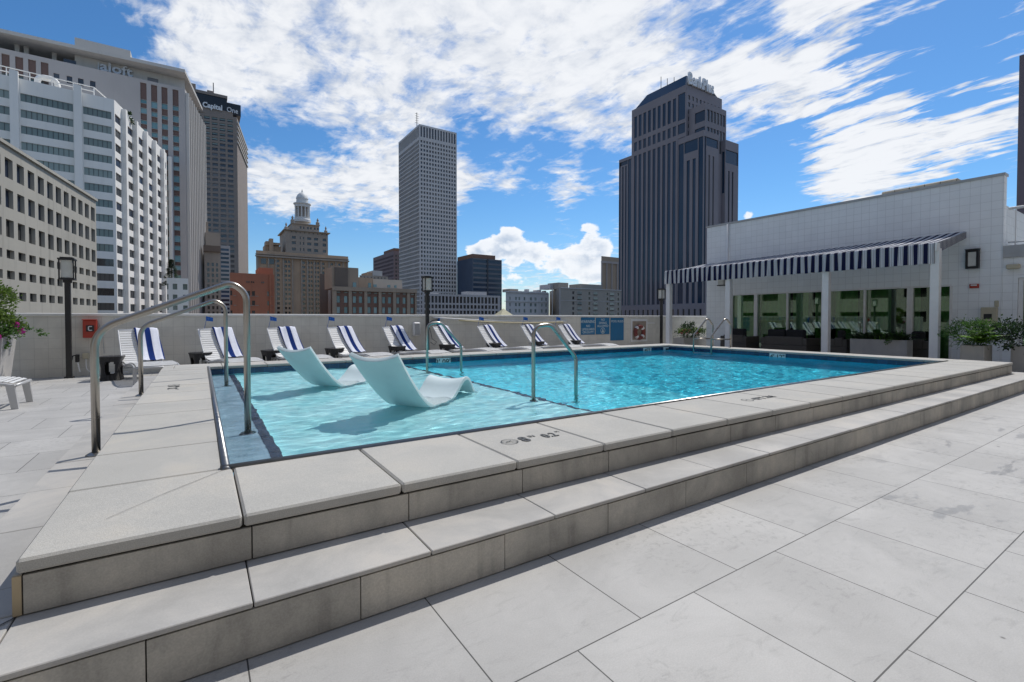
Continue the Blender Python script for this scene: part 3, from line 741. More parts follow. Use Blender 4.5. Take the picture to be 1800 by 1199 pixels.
for i in range(9):
    root=ch0 if i==0 else copy_tree(ch0)
    tw=tw0 if i==0 else tw0.copy()
    if i: COL.objects.link(tw)
    ang=R_(phi[i]);d=Vector((math.cos(ang),-math.sin(ang)));wv=Vector((math.sin(ang),math.cos(ang)))
    # local +y is the length direction d ; local +x = chair's left->right across: wv
    top=Vector((chx[i],12.45));org=top+d*.545+wv*(CW)
    rz=math.atan2(d.y,d.x)-math.pi/2   # maps local y to d
    # local x maps to rotation of (1,0) by rz
    lx=Vector((math.cos(rz),math.sin(rz)))
    root.location=(org.x,org.y,0);root.rotation_euler=(0,0,rz)
    flip=lx.dot(wv)<0
    so_=[0,.035,-.02,.03,.0,-.03,.02,-.015,.03][i]
    tw.location=(org.x+wv.x*so_,org.y+wv.y*so_,.002);tw.rotation_euler=(0,0,rz+[0,.02,-.03,.025,-.015,.03,-.02,.02,-.025][i])
    if flip:
        tw.scale=(-1,1,1)
    # let the towel sit towards the right edge of the back as seen from the pool
    root['label']=f'white strapped lounge chair, {ORD[i]} from the left in the row along the parapet'
    tw['label']=f'navy and white striped towel on the {ORD[i]} lounge chair from the left';tw['category']='towel';tw['group']='striped towels on the lounge chairs'
    tb=tb0 if i==0 else copy_tree(tb0)
    tpx=[(196,668,0),(352,632,.2),(477,632,.2),(588,625,.2),(698,620,.2),(786,615,.2),(868,612,.2),(945,610,.2),(1010,608,.2)][i]
    tY=[11.95,12.15,12.15,12.1,12.1,12.1,12.1,12.1,12.1][i]
    tx=atY(tpx[0],600,tY)[0]
    tb.scale=(.93,.93,.96);tb.location=(tx,tY,0);tb.rotation_euler=(0,0,.35 if i else -.1)
    tb['label']=f'black waisted side table left of the {ORD[i]} lounge chair from the left'
    if i: 
        fu=[None,365,478,581,683,770,846,924,982][i]
        if i!=5:
            x,y,z=atY(fu-6,582,12.5);flagobj(x,y,.95,f'small blue flag standing at the top of the {ORD[i]} lounge chair from the left',-.5)
# the cut-off lounge chair end at the left
c=copy_tree(ch0);dd=Vector((.985,-.17));dd=Vector((1.,.0))
rz=math.atan2(dd.y,dd.x)-math.pi/2
ft=Vector((-2.04,9.12));org=ft-dd*1.36
c.location=(org.x,org.y,0);c.rotation_euler=(0,0,rz)
c['label']='white strapped lounge chair at the left edge, only its foot end in view'
# ------------------------------------------------------------------ hand rails
def rail(name,pts,r,lbl,fil,bases,flr=None,m='steel2'):
    t=thing(name,lbl,'handrail',pts[0])
    b=MB();b.tube(fillet(pts,fil,10),r,18);b.build('rail_tube',M[m],t,True).cycles.is_caustics_receiver=True
    for (x,y,z) in bases:
        b=MB();b.lathe([(r+.035,0),(r+.035,.008),(r+.012,.022),(r+.002,.024)],x,y,24,0,z);b.build('base_flange',M['steel'],t,True,30)
rail('entry_handrail',[(-.642,4.53,.2),(-.642,4.53,1.11),(.22,4.53,1.487),(.325,4.53,1.40),(.325,4.53,.14)],.0255,'large steel entry handrail nearest the camera, crossing the left coping',[.22,.10,.16],[(-.642,4.53,.2),(.325,4.53,.14)])
rail('entry_handrail',[(-.642,7.68,.2),(-.642,7.68,1.09),(.17,7.68,1.44),(.295,7.68,1.36),(.295,7.68,.14)],.0255,'steel entry handrail farther back, crossing the left coping near the first chairs',[.22,.10,.16],[(-.642,7.68,.2),(.295,7.68,.14)])
for y,lb in((4.55,'steel stair handrail standing in the near side of the pool steps'),(7.7,'steel stair handrail standing in the far side of the pool steps')):
    rail('stair_handrail',[(3.29,y,.06),(3.29,y,1.10),(3.55,y,1.12),(3.95,y,.70),(3.95,y,-.45)],.0235,lb,[.20,.16,.16],[(3.29,y,.06)],m='steel2')
# pool ladder rails on the far right side
t=thing('pool_ladder','white steel pool ladder with two looped grab rails at the right end','ladder',(11.7,8.0,.4))
for y in(8.33,7.78):
    b=MB();b.tube(fillet([(11.56,y,-.35),(11.56,y,.72),(12.02,y-.12,1.22),(12.22,y-.15,1.0),(12.22,y-.15,.395)],[.12,.13,.1],10),.022,12);b.build('grab_rail',M['steel2'],t,True)
for z in(-.02,-.28):
    b=MB();b.box(11.50,11.60,7.78,8.33,z,z+.03);b.build('ladder_tread',M['white'],t)
b=MB();b.tube([(11.58,8.33,.62),(12.2,8.18,.62)],.018,8);b.tube([(11.58,7.78,.62),(12.2,7.63,.62)],.018,8);b.build('cross_bar',M['steel2'],t,True)
# ------------------------------------------------------------------ in-pool loungers
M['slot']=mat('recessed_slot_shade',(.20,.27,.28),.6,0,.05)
def make_ledge():
    root=thing('in_pool_lounger','','lounger',(0,0,0),'curved white loungers in the shallow water')
    pl=smoothpl([(-.76,.80),(-.52,.53),(-.22,.26),(.02,.165),(.28,.15),(.50,.25),(.70,.42),(.86,.38),(1.02,.16),(1.12,.06)],2)
    hw=.25;bm=MB();n=10
    def P(i,j):
        k=i*(len(pl)-1);k0=min(int(k),len(pl)-2);f=k-k0;y=pl[k0][0]*(1-f)+pl[k0+1][0]*f;z=pl[k0][1]*(1-f)+pl[k0+1][1]*f
        s=j*2-1;w=hw*(1+.16*max(0,(z-.25))) ;cv=.06*(1-s*s)*max(0,min(1,(z-.1)*2)) if y<0 else -.045*(1-s*s)*min(1,max(0,(z-.12)*3))
        dy=0
        if y<0: dy=-.0
        return (s*w,y+(-cv*.35 if y<0 else 0),z-cv*(.9 if y<0 else -1)*1.0)
    bm.grid(P,len(pl)*2,n);o=bm.build('lounger_shell',M['resin'],root,True)
    md=o.modifiers.new('s','SOLIDIFY');md.thickness=.045;md.offset=0;bv=o.modifiers.new('b','BEVEL');bv.width=.016;bv.segments=3;bv.limit_method='ANGLE'
    b=MB();c=Vector((-.03,-.58,.60));n_=Vector((0,-.80,-.60));e1=Vector((1,0,0));e2=n_.cross(e1)
    q=[c+n_*.022+e1*.07*math.cos(2*math.pi*k/20)+e2*.032*math.sin(2*math.pi*k/20) for k in range(20)]
    b.v=[tuple(x) for x in q]+[tuple(x-n_*.012) for x in q];b.f=[tuple(range(20))]+[(k,(k+1)%20,(k+1)%20+20,k+20) for k in range(20)];b.m=[0]*21
    b.build('hand_slot',M['slot'],root)
    o.cycles.is_caustics_receiver=True
    return root
l0=make_ledge()
ax=Vector((.8,.6));wv=Vector((-.6,.8))
for i,(bx,by,s) in enumerate(((1.90,4.88,1.0),(1.50,6.95,.97))):
    q=l0 if i==0 else copy_tree(l0)
    rz=math.atan2(ax.y,ax.x)-math.pi/2
    q.location=(bx+.10*ax.x,by+.10*ax.y,.055);q.rotation_euler=(0,0,rz);q.scale=(s,s,s)
    q['label']=['nearer curved white lounger standing in the shallow pool water','farther curved white lounger in the shallow water, closer to the parapet'][i]
# depth marks on coping
t=thing('depth_marking','dark depth marking 8 inch 0.2 m with no diving symbol on front coping','marking',(1.62,2.55,ZC))
def nodive(bm,cx,cy,r,z,ux=(1,0),uy=(0,1)):
    n=28
    P=lambda a,rr:(cx+rr*math.cos(a)*ux[0]+rr*math.sin(a)*uy[0],cy+rr*math.cos(a)*ux[1]+rr*math.sin(a)*uy[1],z)
    for k in range(n): a=2*math.pi*k/n;a2=2*math.pi*(k+1)/n;bm.quad(P(a,r*.88),P(a,r),P(a2,r),P(a2,r*.88))
    def bar(a,bq,w):
        d=(bq[0]-a[0],bq[1]-a[1]);L=math.hypot(*d);nx,ny=-d[1]/L*w,d[0]/L*w
        Q=lambda p:(cx+p[0]*ux[0]+p[1]*uy[0],cy+p[0]*ux[1]+p[1]*uy[1],z)
        bm.quad(Q((a[0]+nx,a[1]+ny)),Q((bq[0]+nx,bq[1]+ny)),Q((bq[0]-nx,bq[1]-ny)),Q((a[0]-nx,a[1]-ny)))
    bar((-r*.7,r*.5),(r*.7,-r*.55),r*.04);bar((-r*.55,-r*.1),(-r*.05,r*.15),r*.06);bar((-r*.05,r*.15),(r*.3,-r*.35),r*.05);bar((-r*.05,r*.1),(r*.4,r*.3),r*.05)
def mark(t,x,y,ux,uy,z):
    b=MB();nodive(b,x,y,.058,z,ux,uy);b.build('no_diving_symbol',M['ink'],t)
    P=lambda a,c:(x+a*ux[0]+c*uy[0],y+a*ux[1]+c*uy[1],z-.001)
    text_mesh('8',.155,'lettering',M['ink'],t,P(.085,-.05),(*ux,0),(*uy,0),.0006,bold=.004,sx=.8)
    text_mesh('IN',.06,'lettering',M['ink'],t,P(.175,.02),(*ux,0),(*uy,0),.0006,bold=.0005,sx=.8)
    text_mesh('0.2',.13,'lettering',M['ink'],t,P(.265,-.045),(*ux,0),(*uy,0),.0006,bold=.002,sx=.72)
    text_mesh('M',.05,'lettering',M['ink'],t,P(.41,.03),(*ux,0),(*uy,0),.0006,sx=.8)
mark(t,1.665,2.565,(1,0),(0,1),ZC+.0035)
t=thing('depth_marking','dark depth marking turned sideways on the left coping','marking',(-.25,7.0,ZC))
def mark3(t,x,y,ux,uy,z,w1='3',w2='1.2'):
    b=MB();nodive(b,x,y,.058,z,ux,uy);b.build('no_diving_symbol',M['ink'],t)
    P=lambda a,c:(x+a*ux[0]+c*uy[0],y+a*ux[1]+c*uy[1],z-.001)
    text_mesh(w1,.12,'lettering',M['ink'],t,P(.09,-.045),(*ux,0),(*uy,0),.0006,bold=.003)
    text_mesh(w2,.12,'lettering',M['ink'],t,P(.22,-.045),(*ux,0),(*uy,0),.0006,bold=.002)
mark(t,-.27,6.95,(0,-1),(1,0),ZC+.0035)
t=thing('depth_marking','dark depth marking 4 ft 1.2 m on the front coping farther right','marking',(4.6,2.55,ZC))
mark3(t,4.45,2.6,(1,0),(0,1),ZC+.0035,'4FT','1.2M')
# depth tiles at the waterline
def depth_tile(u,lbl,txt,side):
    if side=='y':
        x=atY(u,630,PY1)[0];t=thing('depth_tile',lbl,'depth tile',(x,PY1,.27))
        b=MB();b.box(x-.17,x+.17,PY1-.017,PY1-.012,.15,.344);b.build('tile',M['marker'],t)
        text_mesh(txt,.165,'lettering',M['ink'],t,(x,PY1-.019,.208),(1,0,0),(0,0,1),.001,'CENTER',bold=.003)
    else:
        y=atX(u,625,PX1)[1];t=thing('depth_tile',lbl,'depth tile',(PX1,y,.27))
        b=MB();b.box(PX1-.017,PX1-.012,y-.19,y+.19,.15,.344);b.build('tile',M['marker'],t)
        if txt: text_mesh(txt,.15,'lettering',M['ink'],t,(PX1-.019,y,.215),(0,-1,0),(0,0,1),.001,'CENTER',bold=.003)
depth_tile(779,"white depth tile reading 3 09 on the far pool wall","3' 09\"",'y')
depth_tile(1137,"white depth tile reading 4FT at the far end of the pool wall","4FT",'y')
depth_tile(1367,"white depth tile reading 4 12 on the right pool wall","4' 12\"",'x')
x=atY(1177,620,PY1)[0];t=thing('skimmer_opening','dark skimmer slot framed in pale tile on the far pool wall','skimmer',(x,PY1,.27))
b=MB();b.box(x-.30,x+.30,PY1-.016,PY1-.0125,.17,.344);b.build('skimmer_frame',M['marker'],t)
b=MB();b.box(x-.2,x+.2,PY1-.019,PY1-.0165,.215,.30);b.build('slot',M['dark'],t)
#SECTION pavilion
# ------------------------------------------------------------------ pavilion on the right
FX=17.;FY0,FY1=3.26,11.67;OY0,OY1=4.237,10.596;HD=2.11
HT=4.80
pv=thing('pool_pavilion','white block pavilion with sliding glass doors behind the striped awning','building',(FX,FY1,0))
b=MB()
b.box(FX,FX+.25,FY0,OY0,0,HT);b.box(FX,FX+.25,OY1,FY1,0,HT);b.box(FX,FX+.25,OY0,OY1,HD,HT)
b.build('front_wall',M['facade'],pv)
b=MB();b.box(FX+.25,FX+10,FY1-.25,FY1,0,HT-.3);b.box(FX+.25,FX+10,FY0+.01,FY0+.22,2.5,4.08);b.box(FX+.26,FX+10,FY0+.22,FY1-.25,2.9,3.1);b.build('side_wall',M['facadex'],pv)
b=MB();b.box(FX-.03,FX+.3,FY0-.02,FY1+.02,HT+.001,HT+.07);b.build('roof_trim',M['grey'],pv)
b=MB();yd=atX(1282,500,FX)[1];b.tube([(FX-.04,10.75,HT),(FX-.04,10.75,.05)],.04,8);b.build('downpipe',M['white'],pv,True)
# interior
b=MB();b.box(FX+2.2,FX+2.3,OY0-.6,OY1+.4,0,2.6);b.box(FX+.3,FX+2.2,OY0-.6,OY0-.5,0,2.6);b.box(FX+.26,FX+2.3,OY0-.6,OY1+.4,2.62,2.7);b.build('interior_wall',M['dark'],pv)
frames=[10.596,9.65,8.53,7.35,6.24,5.13,4.237]
b=MB()
for k,y in enumerate(frames): w=.045 if k in(0,6) else (.035 if k%2 else .03); w=[.03,.06,.03,.10,.028,.07,.03][k];b.box(FX-.012,FX+.14,y-w,y+w,.032,HD-.051)
b.box(FX-.013,FX+.14,OY0,OY1,HD-.05,HD-.001);b.box(FX-.02,FX+.14,OY0,OY1,0,.03)
b.build('door_frame',M['white'],pv)
for a,c2 in zip(frames[:-1],frames[1:]):
    b=MB();b.box(FX+.07,FX+.076,c2+.03,a-.03,.03,HD-.05);b.build('glass_panel',M['glass'],pv)
def curtain(y0,y1,x=FX+.35,par=None,z1=2.08):
    bm=MB();n=int((y1-y0)*34)
    ph=random.random()*6
    def P(i,j):
        y=y0+(y1-y0)*i;a=i*(y1-y0)*26+ph;return (x+.045*math.sin(a)+.02*math.sin(a*.37+1),y,.03+(z1-.03)*j)
    bm.grid(P,max(8,n*2),1);bm.build('curtain',M['curtain'],par or pv,True)
for a,c2 in((9.75,10.5),(8.75,9.6),(8.0,8.5),(7.55,7.8),(6.55,7.2),(5.7,6.2),(5.0,5.25),(4.3,4.75)): curtain(a,c2)
# low wing right of the pavilion, with a roof terrace rail
wg=thing('low_wing','lower white wing right of the pavilion with a curtained glass door','building',(FX,FY0,0))
b=MB();b.box(FX+.02,FX+.25,2.99,FY0-.002,0,2.72);b.box(FX+.02,FX+.25,-6,2.99,2.2,2.72);b.box(FX+.02,FX+.25,-6,-1.,0,2.2);b.box(FX+.25,FX+9,-6,FY0-.01,2.5,2.7);b.build('wing_wall',M['facade'],wg)
b=MB();b.box(FX-.03,FX+.5,-6,FY0-.002,2.722,3.02);b.build('roof_edge',M['grey'],wg)
b=MB();b.box(FX+.05,FX+.16,2.90,2.985,.02,2.19);b.box(FX+.05,FX+.16,-1.,2.90,2.12,2.19);b.build('door_frame',M['white'],wg)
b=MB();b.box(FX+.10,FX+.106,-.98,2.9,.03,2.12);b.build('glass_panel',M['glass'],wg)
curtain(1.4,2.85,FX+.35,wg,2.1)
b=MB();b.box(FX+1.5,FX+1.6,-2,3.0,0,2.49);b.build('interior_wall',M['dark'],wg)
t=thing('terrace_railing','white upright terrace railing above the low wing','railing',(FX+.2,2,3.02))
b=MB();b.tube([(FX+.2,FY0-.05,3.98),(FX+.2,-5.9,3.98)],.035,8);b.tube([(FX+.2,FY0-.05,3.12),(FX+.2,-5.9,3.12)],.02,8);b.build('top_rail',M['white'],t,True)
for k in range(18):
    b=MB();y=3.08-k*.29;w=.035 if k%3==1 else .014;b.box(FX+.2-w,FX+.2+w,y-w,y+w,3.022,3.97);b.build('post' if k%3==1 else 'baluster',M['white'],t)
# wall fittings
def fit(u,v,w,h,d=.08,X=FX):
    x,y,z=atX(u,v,X);return y,z
y,z=fit(1711,456,0,0)
t=thing('wall_lantern','black square wall lantern on the pavilion right of the awning','wall lamp',(FX,y,z))
b=MB();y0,y1,z0,z1=y-.13,y+.13,z-.245,z+.245
for a in((y0,y0+.05,z0,z1),(y1-.05,y1,z0,z1),(y0+.05,y1-.05,z0,z0+.06),(y0+.05,y1-.05,z1-.06,z1)): b.box(FX-.13,FX-.002,*a)
b.box(FX-.15,FX,y0-.01,y1+.01,z1,z1+.02);b.build('lantern_frame',M['black'],t)
b=MB();b.box(FX-.12,FX-.01,y0+.052,y1-.052,z0+.062,z1-.062);b.build('lamp_glass',M['frost'],t)
y,z=fit(1276,498,0,0);t=thing('wall_lantern','small dark wall lantern under the far end of the awning','wall lamp',(FX,y,z))
y=10.95;z=2.45;b=MB();b.box(FX-.2,FX-.002,y-.14,y+.14,z,z+.03);b.box(FX-.03,FX-.002,y-.12,y+.12,z+.03,z+.35);b.build('lantern_frame',M['black'],t)
b=MB();b.box(FX-.17,FX-.031,y-.11,y+.11,z+.031,z+.3);b.build('lamp_glass',M['frost'],t)
y,z=fit(1713,503,0,0);t=thing('fire_alarm','small red and white fire strobe on the pavilion wall','alarm',(FX,y,z))
b=MB();b.bbox(FX-.06,FX-.002,y-.09,y+.09,z-.055,z+.055,.01);b.build('alarm_case',M['red'],t)
b=MB();b.bbox(FX-.075,FX-.061,y-.06,y+.06,z+.005,z+.04,.004);b.build('strobe_lens',M['white'],t)
y,z=fit(1740,554,0,0);t=thing('call_box','cream call box with dark panel behind the right planter','call box',(FX,y,z))
b=MB();b.bbox(FX-.12,FX-.002,y-.15,y+.15,z-.22,z+.2,.012);b.build('box_case',M['cream'],t)
b=MB();b.box(FX-.124,FX-.1205,y-.06,y+.09,z-.1,z+.03);b.build('box_panel',M['black'],t)
y,z=fit(1752,534,0,0);t=thing('door_button','small cream push plate beside the right glass door','button',(FX,y,z))
b=MB();b.bbox(FX-.03,FX-.002,y-.04,y+.04,z-.08,z+.08,.01);b.build('plate',M['cream'],t)
y,z=fit(1781,469,0,0);t=thing('emergency_light','cream emergency light over the right glass door','light',(FX,y,z))
b=MB();b.bbox(FX-.12,FX+.019,y-.13,y+.11,z-.06,z+.06,.02);b.build('light_case',M['cream'],t)
t=thing('rooftop_air_unit','long tan air conditioning unit on the pavilion roof','air conditioner',(19.2,5.6,3.1))
a=atX(1549,340,19);c2=atX(1687,312,19)
b=MB();b.bbox(19,20.2,4.62,6.54,3.1,5.40,.03);b.build('unit_case',M['hvac'],t)
b=MB();b.box(18.985,18.9995,4.75,5.05,5.1,5.3);b.build('rating_plate',M['white'],t)
b=MB();b.box(18.985,18.9995,6.1,6.4,5.12,5.3);b.build('maker_badge',M['flag'],t)
b=MB()
for k in range(5): b.box(18.99,18.9995,4.65+k*.38,4.66+k*.38,3.1,5.38)
b.build('panel_seam',M['black'],t)
# ------------------------------------------------------------------ awning
AX=14.65;AY0,AY1=3.96,11.8;AZ=3.0;WZ=3.50
aw=thing('striped_awning','navy and white striped awning with scalloped valance on four white posts','awning',(AX,8,0))
def aF(i,j):
    y=AY0+(AY1-AY0)*i;x=FX-.02+(AX-FX)*j;sg=-.05*math.sin(math.pi*j)*(.6+.4*abs(math.sin(i*math.pi*6)))
    return (x,y,(WZ-.14*i)+(AZ-.03*i-WZ+.14*i)*j+sg+.01*math.sin(y*9)*j)
b=MB();b.grid(aF,110,8);o=b.build('canopy',M['awning'],aw,True)
def vF(i,j):
    y=AY0+(AY1-AY0)*i;r=.05;wv_=.022*math.sin(y*15.3)+.018*math.sin(y*31+1)+.014*math.sin(y*7.1)
    if j<.3: a=j/.3*math.pi/2;return (AX-r*math.sin(a)*1.1,y,AZ-.03*i-r*(1-math.cos(a)))
    q=(j-.3)/.7;return (AX-.055-wv_*q*1.2,y+.01*math.sin(y*23)*q,AZ-.05-.03*i-.45*q+.006*math.sin(y*20))
b=MB();b.grid(vF,260,10);o=b.build('valance',M['awning'],aw,True)
def sF(i,j):
    x=AX+.1+(FX-AX-.12)*i;z=AZ+(WZ-AZ)*(x-AX)/(FX-AX)-.012;return (x,AY0-.012,z-.26*j*(1-.35*i))
b=MB();b.grid(sF,40,2);o=b.build('side_valance',M['awnside'],aw,True)
b=MB();b.box(AX-.02,AX+.04,AY0,AY1,AZ-.14,AZ-.07);b.build('front_bar',M['white'],aw)
b=MB();b.box(AX-.08,AX+.12,AY0-.06,AY0-.02,AZ-.20,AZ-.01);b.build('end_cap',M['white'],aw)
for k,y in enumerate((3.9,6.27,9.22,11.63)):
    w=.085;b=MB();b.bbox(AX+.0,AX+2*w,y-w+.06,y+w+.06,0,AZ-.14,.006);b.build('post',M['white'],aw)
for y in (5,7,9,11):
    b=MB();b.tube([(AX+.05,y,AZ-.13),(FX,y,WZ-.12)],.018,6);b.build('awning_arm',M['white'],aw)
# ------------------------------------------------------------------ planters and plants
def blades(bm,cx,cy,z,n,h,spread,w=.02,m=0,seed=1,droop=.5):
    r=random.Random(seed)
    for _ in range(n):
        a=r.uniform(0,2*math.pi);L=h*r.uniform(.6,1.1);sp=spread*r.uniform(.3,1);px=cx+r.uniform(-.12,.12);py=cy+r.uniform(-.12,.12)
        pts=[]
        for k in range(6):
            f=k/5;pts.append(Vector((px+math.cos(a)*sp*f,py+math.sin(a)*sp*f,z+L*(f-droop*f*f))))
        sd=Vector((-math.sin(a),math.cos(a),r.uniform(-.5,.5))).normalized()
        for k in range(5):
            w0=w*(1-(k/5)**2)*.5+.002;w1=w*(1-((k+1)/5)**2)*.5+.001
            bm.quad(pts[k]-sd*w0,pts[k]+sd*w0,pts[k+1]+sd*w1,pts[k+1]-sd*w1,m)
def fern(bm,cx,cy,z,n,L,seed=1,m=0,leaf=.05):
    r=random.Random(seed)
    for _ in range(n):
        a=r.uniform(0,2*math.pi);LL=L*r.uniform(.6,1.1);el=r.uniform(.5,1.4)
        prev=None
        for k in range(14):
            f=(k+1)/14;ho=LL*f*math.cos(el)*(1+.3*f);zz=LL*f*math.sin(el)-.35*LL*f*f
            p=Vector((cx+math.cos(a)*ho,cy+math.sin(a)*ho,z+zz))
            sd=Vector((-math.sin(a),math.cos(a),0));fw=Vector((math.cos(a),math.sin(a),.1))
            ll=leaf*(1-.6*abs(f-.4))
            for s in(-1,1):
                tip=p+sd*s*ll+fw*ll*.7+Vector((0,0,r.uniform(-.01,.015)))
                bm.tri(p,p+fw*ll*.45,tip,m);bm.tri(p,tip,p+sd*s*ll*.45+Vector((0,0,.006)),m)
def bush(bm,c,rad,n,sz,seed=1,m=0,shell=.45,msel=None,asp=.55):
    r=random.Random(seed);cl=[]
    for _ in range(max(6,n//40)):
        v=Vector((r.gauss(0,1),r.gauss(0,1),r.gauss(0,1))).normalized()*r.uniform(shell,1)
        cl.append((v,r.uniform(.16,.34)))
    for _ in range(n):
        v,cr=r.choice(cl);q=v+Vector((r.gauss(0,1),r.gauss(0,1),r.gauss(0,1)))*cr*.55
        p=Vector((c[0]+q.x*rad[0],c[1]+q.y*rad[1],c[2]+q.z*rad[2]))
        d=(Vector((q.x,q.y,q.z+.3)).normalized()+Vector((r.uniform(-1,1),r.uniform(-1,1),r.uniform(-1,1)))*.8).normalized()
        s=d.cross(Vector((r.uniform(-1,1),r.uniform(-1,1),r.uniform(-1,1)))).normalized()
        l=sz*r.uniform(.6,1.3);w=l*asp*.5
        mm=m if msel is None else msel(q,r)
        bm.quad(p,p+d*l*.5+s*w,p+d*l,p+d*l*.5-s*w,mm)
def planterbox(x0,x1,y0,y1,h,lbl,th=.03):
    t=thing('planter',lbl,'planter',((x0+x1)/2,(y0+y1)/2,0),'concrete planters on the deck')
    b=MB();b.bbox(x0,x1,y0,y0+th,0,h,.004);b.bbox(x0,x1,y1-th,y1,0,h,.004);b.bbox(x0,x0+th,y0+th,y1-th,0,h,.004);b.bbox(x1-th,x1,y0+th,y1-th,0,h,.004);b.build('planter_box',M['planter'],t)
    b=MB();b.box(x0+th,x1-th,y0+th,y1-th,.05,h-.04);b.build('soil',M['soil'],t)
    return t
XP=15.35
ya=atX(1494,610,XP)[1];yb=atX(1594,612,XP)[1];xb=XP+.42
planterbox(XP,XP+.42,yb,ya,.62,'long grey concrete planter under the awning between two posts')
t=thing('fern_bed','dark strappy ferns filling the long planter under the awning','plant',(XP+.2,(ya+yb)/2,.58))
b=MB()
for k in range(9): blades(b,XP+.2,yb+.15+(ya-yb-.3)*k/8,.56,46,.50,.42,.035,0,20+k,.55)
b.build('leaves',[M['leaf2']],t)
b=MB()
for k in range(3): fern(b,XP+.2,yb+.15+k*.12,.56,12,.42,40+k,0,.06)
blades(b,XP+.2,yb+.2,.56,14,.55,.4,.06,0,77,.4)
b.build('fern_fronds',[M['leaf']],t)
b=MB();bush(b,(XP+.05,yb+.28,.62),(.22,.22,.2),260,.05,8);bush(b,(XP+.02,yb+.5,.62),(.2,.2,.2),60,.05,9);b.build('trailing_leaves',[M['leaf']],t)
b=MB();blades(b,XP+.1,yb+.62,.6,8,.3,.12,.05,0,5,.3);b.build('pale_leaves',[M['leaf3']],t)
XQ=14.1
ya=atX(1687,620,XQ)[1];yb=atX(1730,620,XQ)[1]
planterbox(XQ,XQ+.62,yb,ya,.60,'square grey concrete planter with leafy shrubs by the right glass door')
t=thing('leafy_shrub','bushy mixed shrub spilling over the square planter at right','plant',(XQ+.3,(ya+yb)/2,.55))
b=MB();c0=(XQ+.3,(ya+yb)/2+.05,.84);bush(b,c0,(.50,.50,.32),2600,.055,11,asp=.3);bush(b,(c0[0],c0[1]-.1,.98),(.32,.32,.24),800,.05,13,asp=.3);b.build('shrub_leaves',[M['leaf']],t)
b=MB();bush(b,(c0[0]+.2,c0[1]-.5,.9),(.5,.45,.3),900,.06,12);b.build('dark_leaves',[M['leaf2']],t)
b=MB()
for k in range(3): fern(b,XQ-.02+.08*k,yb+.10,.66,14,.5,60+k,0,.085)
b.build('bright_fronds',[M['leaf3']],t)
ya=atX(1765,620,XQ+.5)[1]
planterbox(XQ+.5,XQ+1.0,ya-.75,ya-.1,.60,'darker concrete planter at the right edge behind the square one')
t=thing('leafy_shrub','dark shrub in the planter at the far right edge','plant',(XQ+.75,ya-.4,.55))
b=MB();bush(b,(XQ+.75,ya-.4,.85),(.5,.5,.33),1500,.06,15);b.build('shrub_leaves',[M['leaf2']],t)
b=MB();b.tube([(XQ+.75,ya-.4,.5),(XQ+.75,ya-.4,.8)],.015,6);b.build('stem',M['bark'],t)
# far corner planter
t=planterbox(15.95,17.6,11.95,12.45,.42,'low grey planter in the far corner behind the ladder')
t=thing('flowering_shrub','dark shrub with a few pink blooms in the far corner planter','plant',(16.6,12.2,.4))
b=MB();bush(b,(16.55,12.1,.66),(.85,.35,.33),1700,.06,16);b.build('shrub_leaves',[M['leaf2']],t)
b=MB()
for k in range(7): blades(b,15.95+k*.24,12.1,.6,22,.42,.3,.03,0,90+k,.5)
b.build('long_leaves',[M['leafy']],t)
cp=mat('coral_petals',(.55,.14,.14),.6)
for k,(x,y,z) in enumerate(((15.7,11.85,.62),(15.8,11.82,.72),(15.95,11.8,.6),(16.1,11.8,.7),(16.6,11.8,.6))):
    b=MB();bush(b,(x,y,z),(.04,.03,.035),16,.04,170+k);b.build('blossom',[cp],t)
# left edge planter with topiary and petunias
lx,ly=-3.20,11.9
t=thing('tall_planter','tall tapered grey planter at the left edge by the parapet','planter',(lx,ly,0),'concrete planters on the deck')
b=MB();b.hexa([(lx-.3,ly-.3,0),(lx+.3,ly-.3,0),(lx+.3,ly+.3,0),(lx-.3,ly+.3,0),(lx-.38,ly-.38,.86),(lx+.38,ly-.38,.86),(lx+.38,ly+.38,.86),(lx-.38,ly+.38,.86)]);b.build('planter_box',M['planter'],t)
t=thing('topiary_bush','round clipped topiary ball on a stem at the left edge','plant',(lx,ly,.86))
b=MB();bush(b,(lx+.10,ly,1.52),(.34,.34,.30),3200,.05,21,shell=.75);bush(b,(lx+.18,ly,1.10),(.38,.34,.22),2200,.05,23,shell=.5);b.build('leaf_ball',[M['leafy']],t)
b=MB();b.tube([(lx,ly,.84),(lx,ly,1.5)],.022,8);b.build('stem',M['bark'],t)
t=thing('petunia_cluster','magenta petunias spilling from the tall planter','plant',(lx+.2,ly-.2,.9))
b=MB();bush(b,(lx+.25,ly-.1,.98),(.36,.3,.16),1100,.05,24);bush(b,(lx+.62,ly+.05,.98),(.26,.2,.10),260,.045,25);bush(b,(lx+.2,ly-.3,.80),(.22,.2,.15),300,.05,27);b.build('foliage',[M['leaf']],t)
b=MB()
rr=random.Random(4)
for (x,y,z) in((lx+.30,ly-.38,.99),(lx+.20,ly-.42,.93),(lx+.33,ly-.4,.88),(lx+.5,ly-.15,1.08),(lx+.56,ly-.1,.97),(lx+.1,ly-.42,1.0),(lx+.25,ly-.42,1.02)):
    for k in range(6):
        a=k*math.pi/3+rr.random();d=Vector((math.cos(a),-.4,math.sin(a))).normalized()*.062;e=Vector((math.cos(a+.9),-.4,math.sin(a+.9))).normalized()*.062
        b.tri((x,y,z),(x+d.x,y+d.y,z+d.z),(x+e.x,y+e.y,z+e.z))
    b.build('blossom',[M['pink']],t);b=MB()
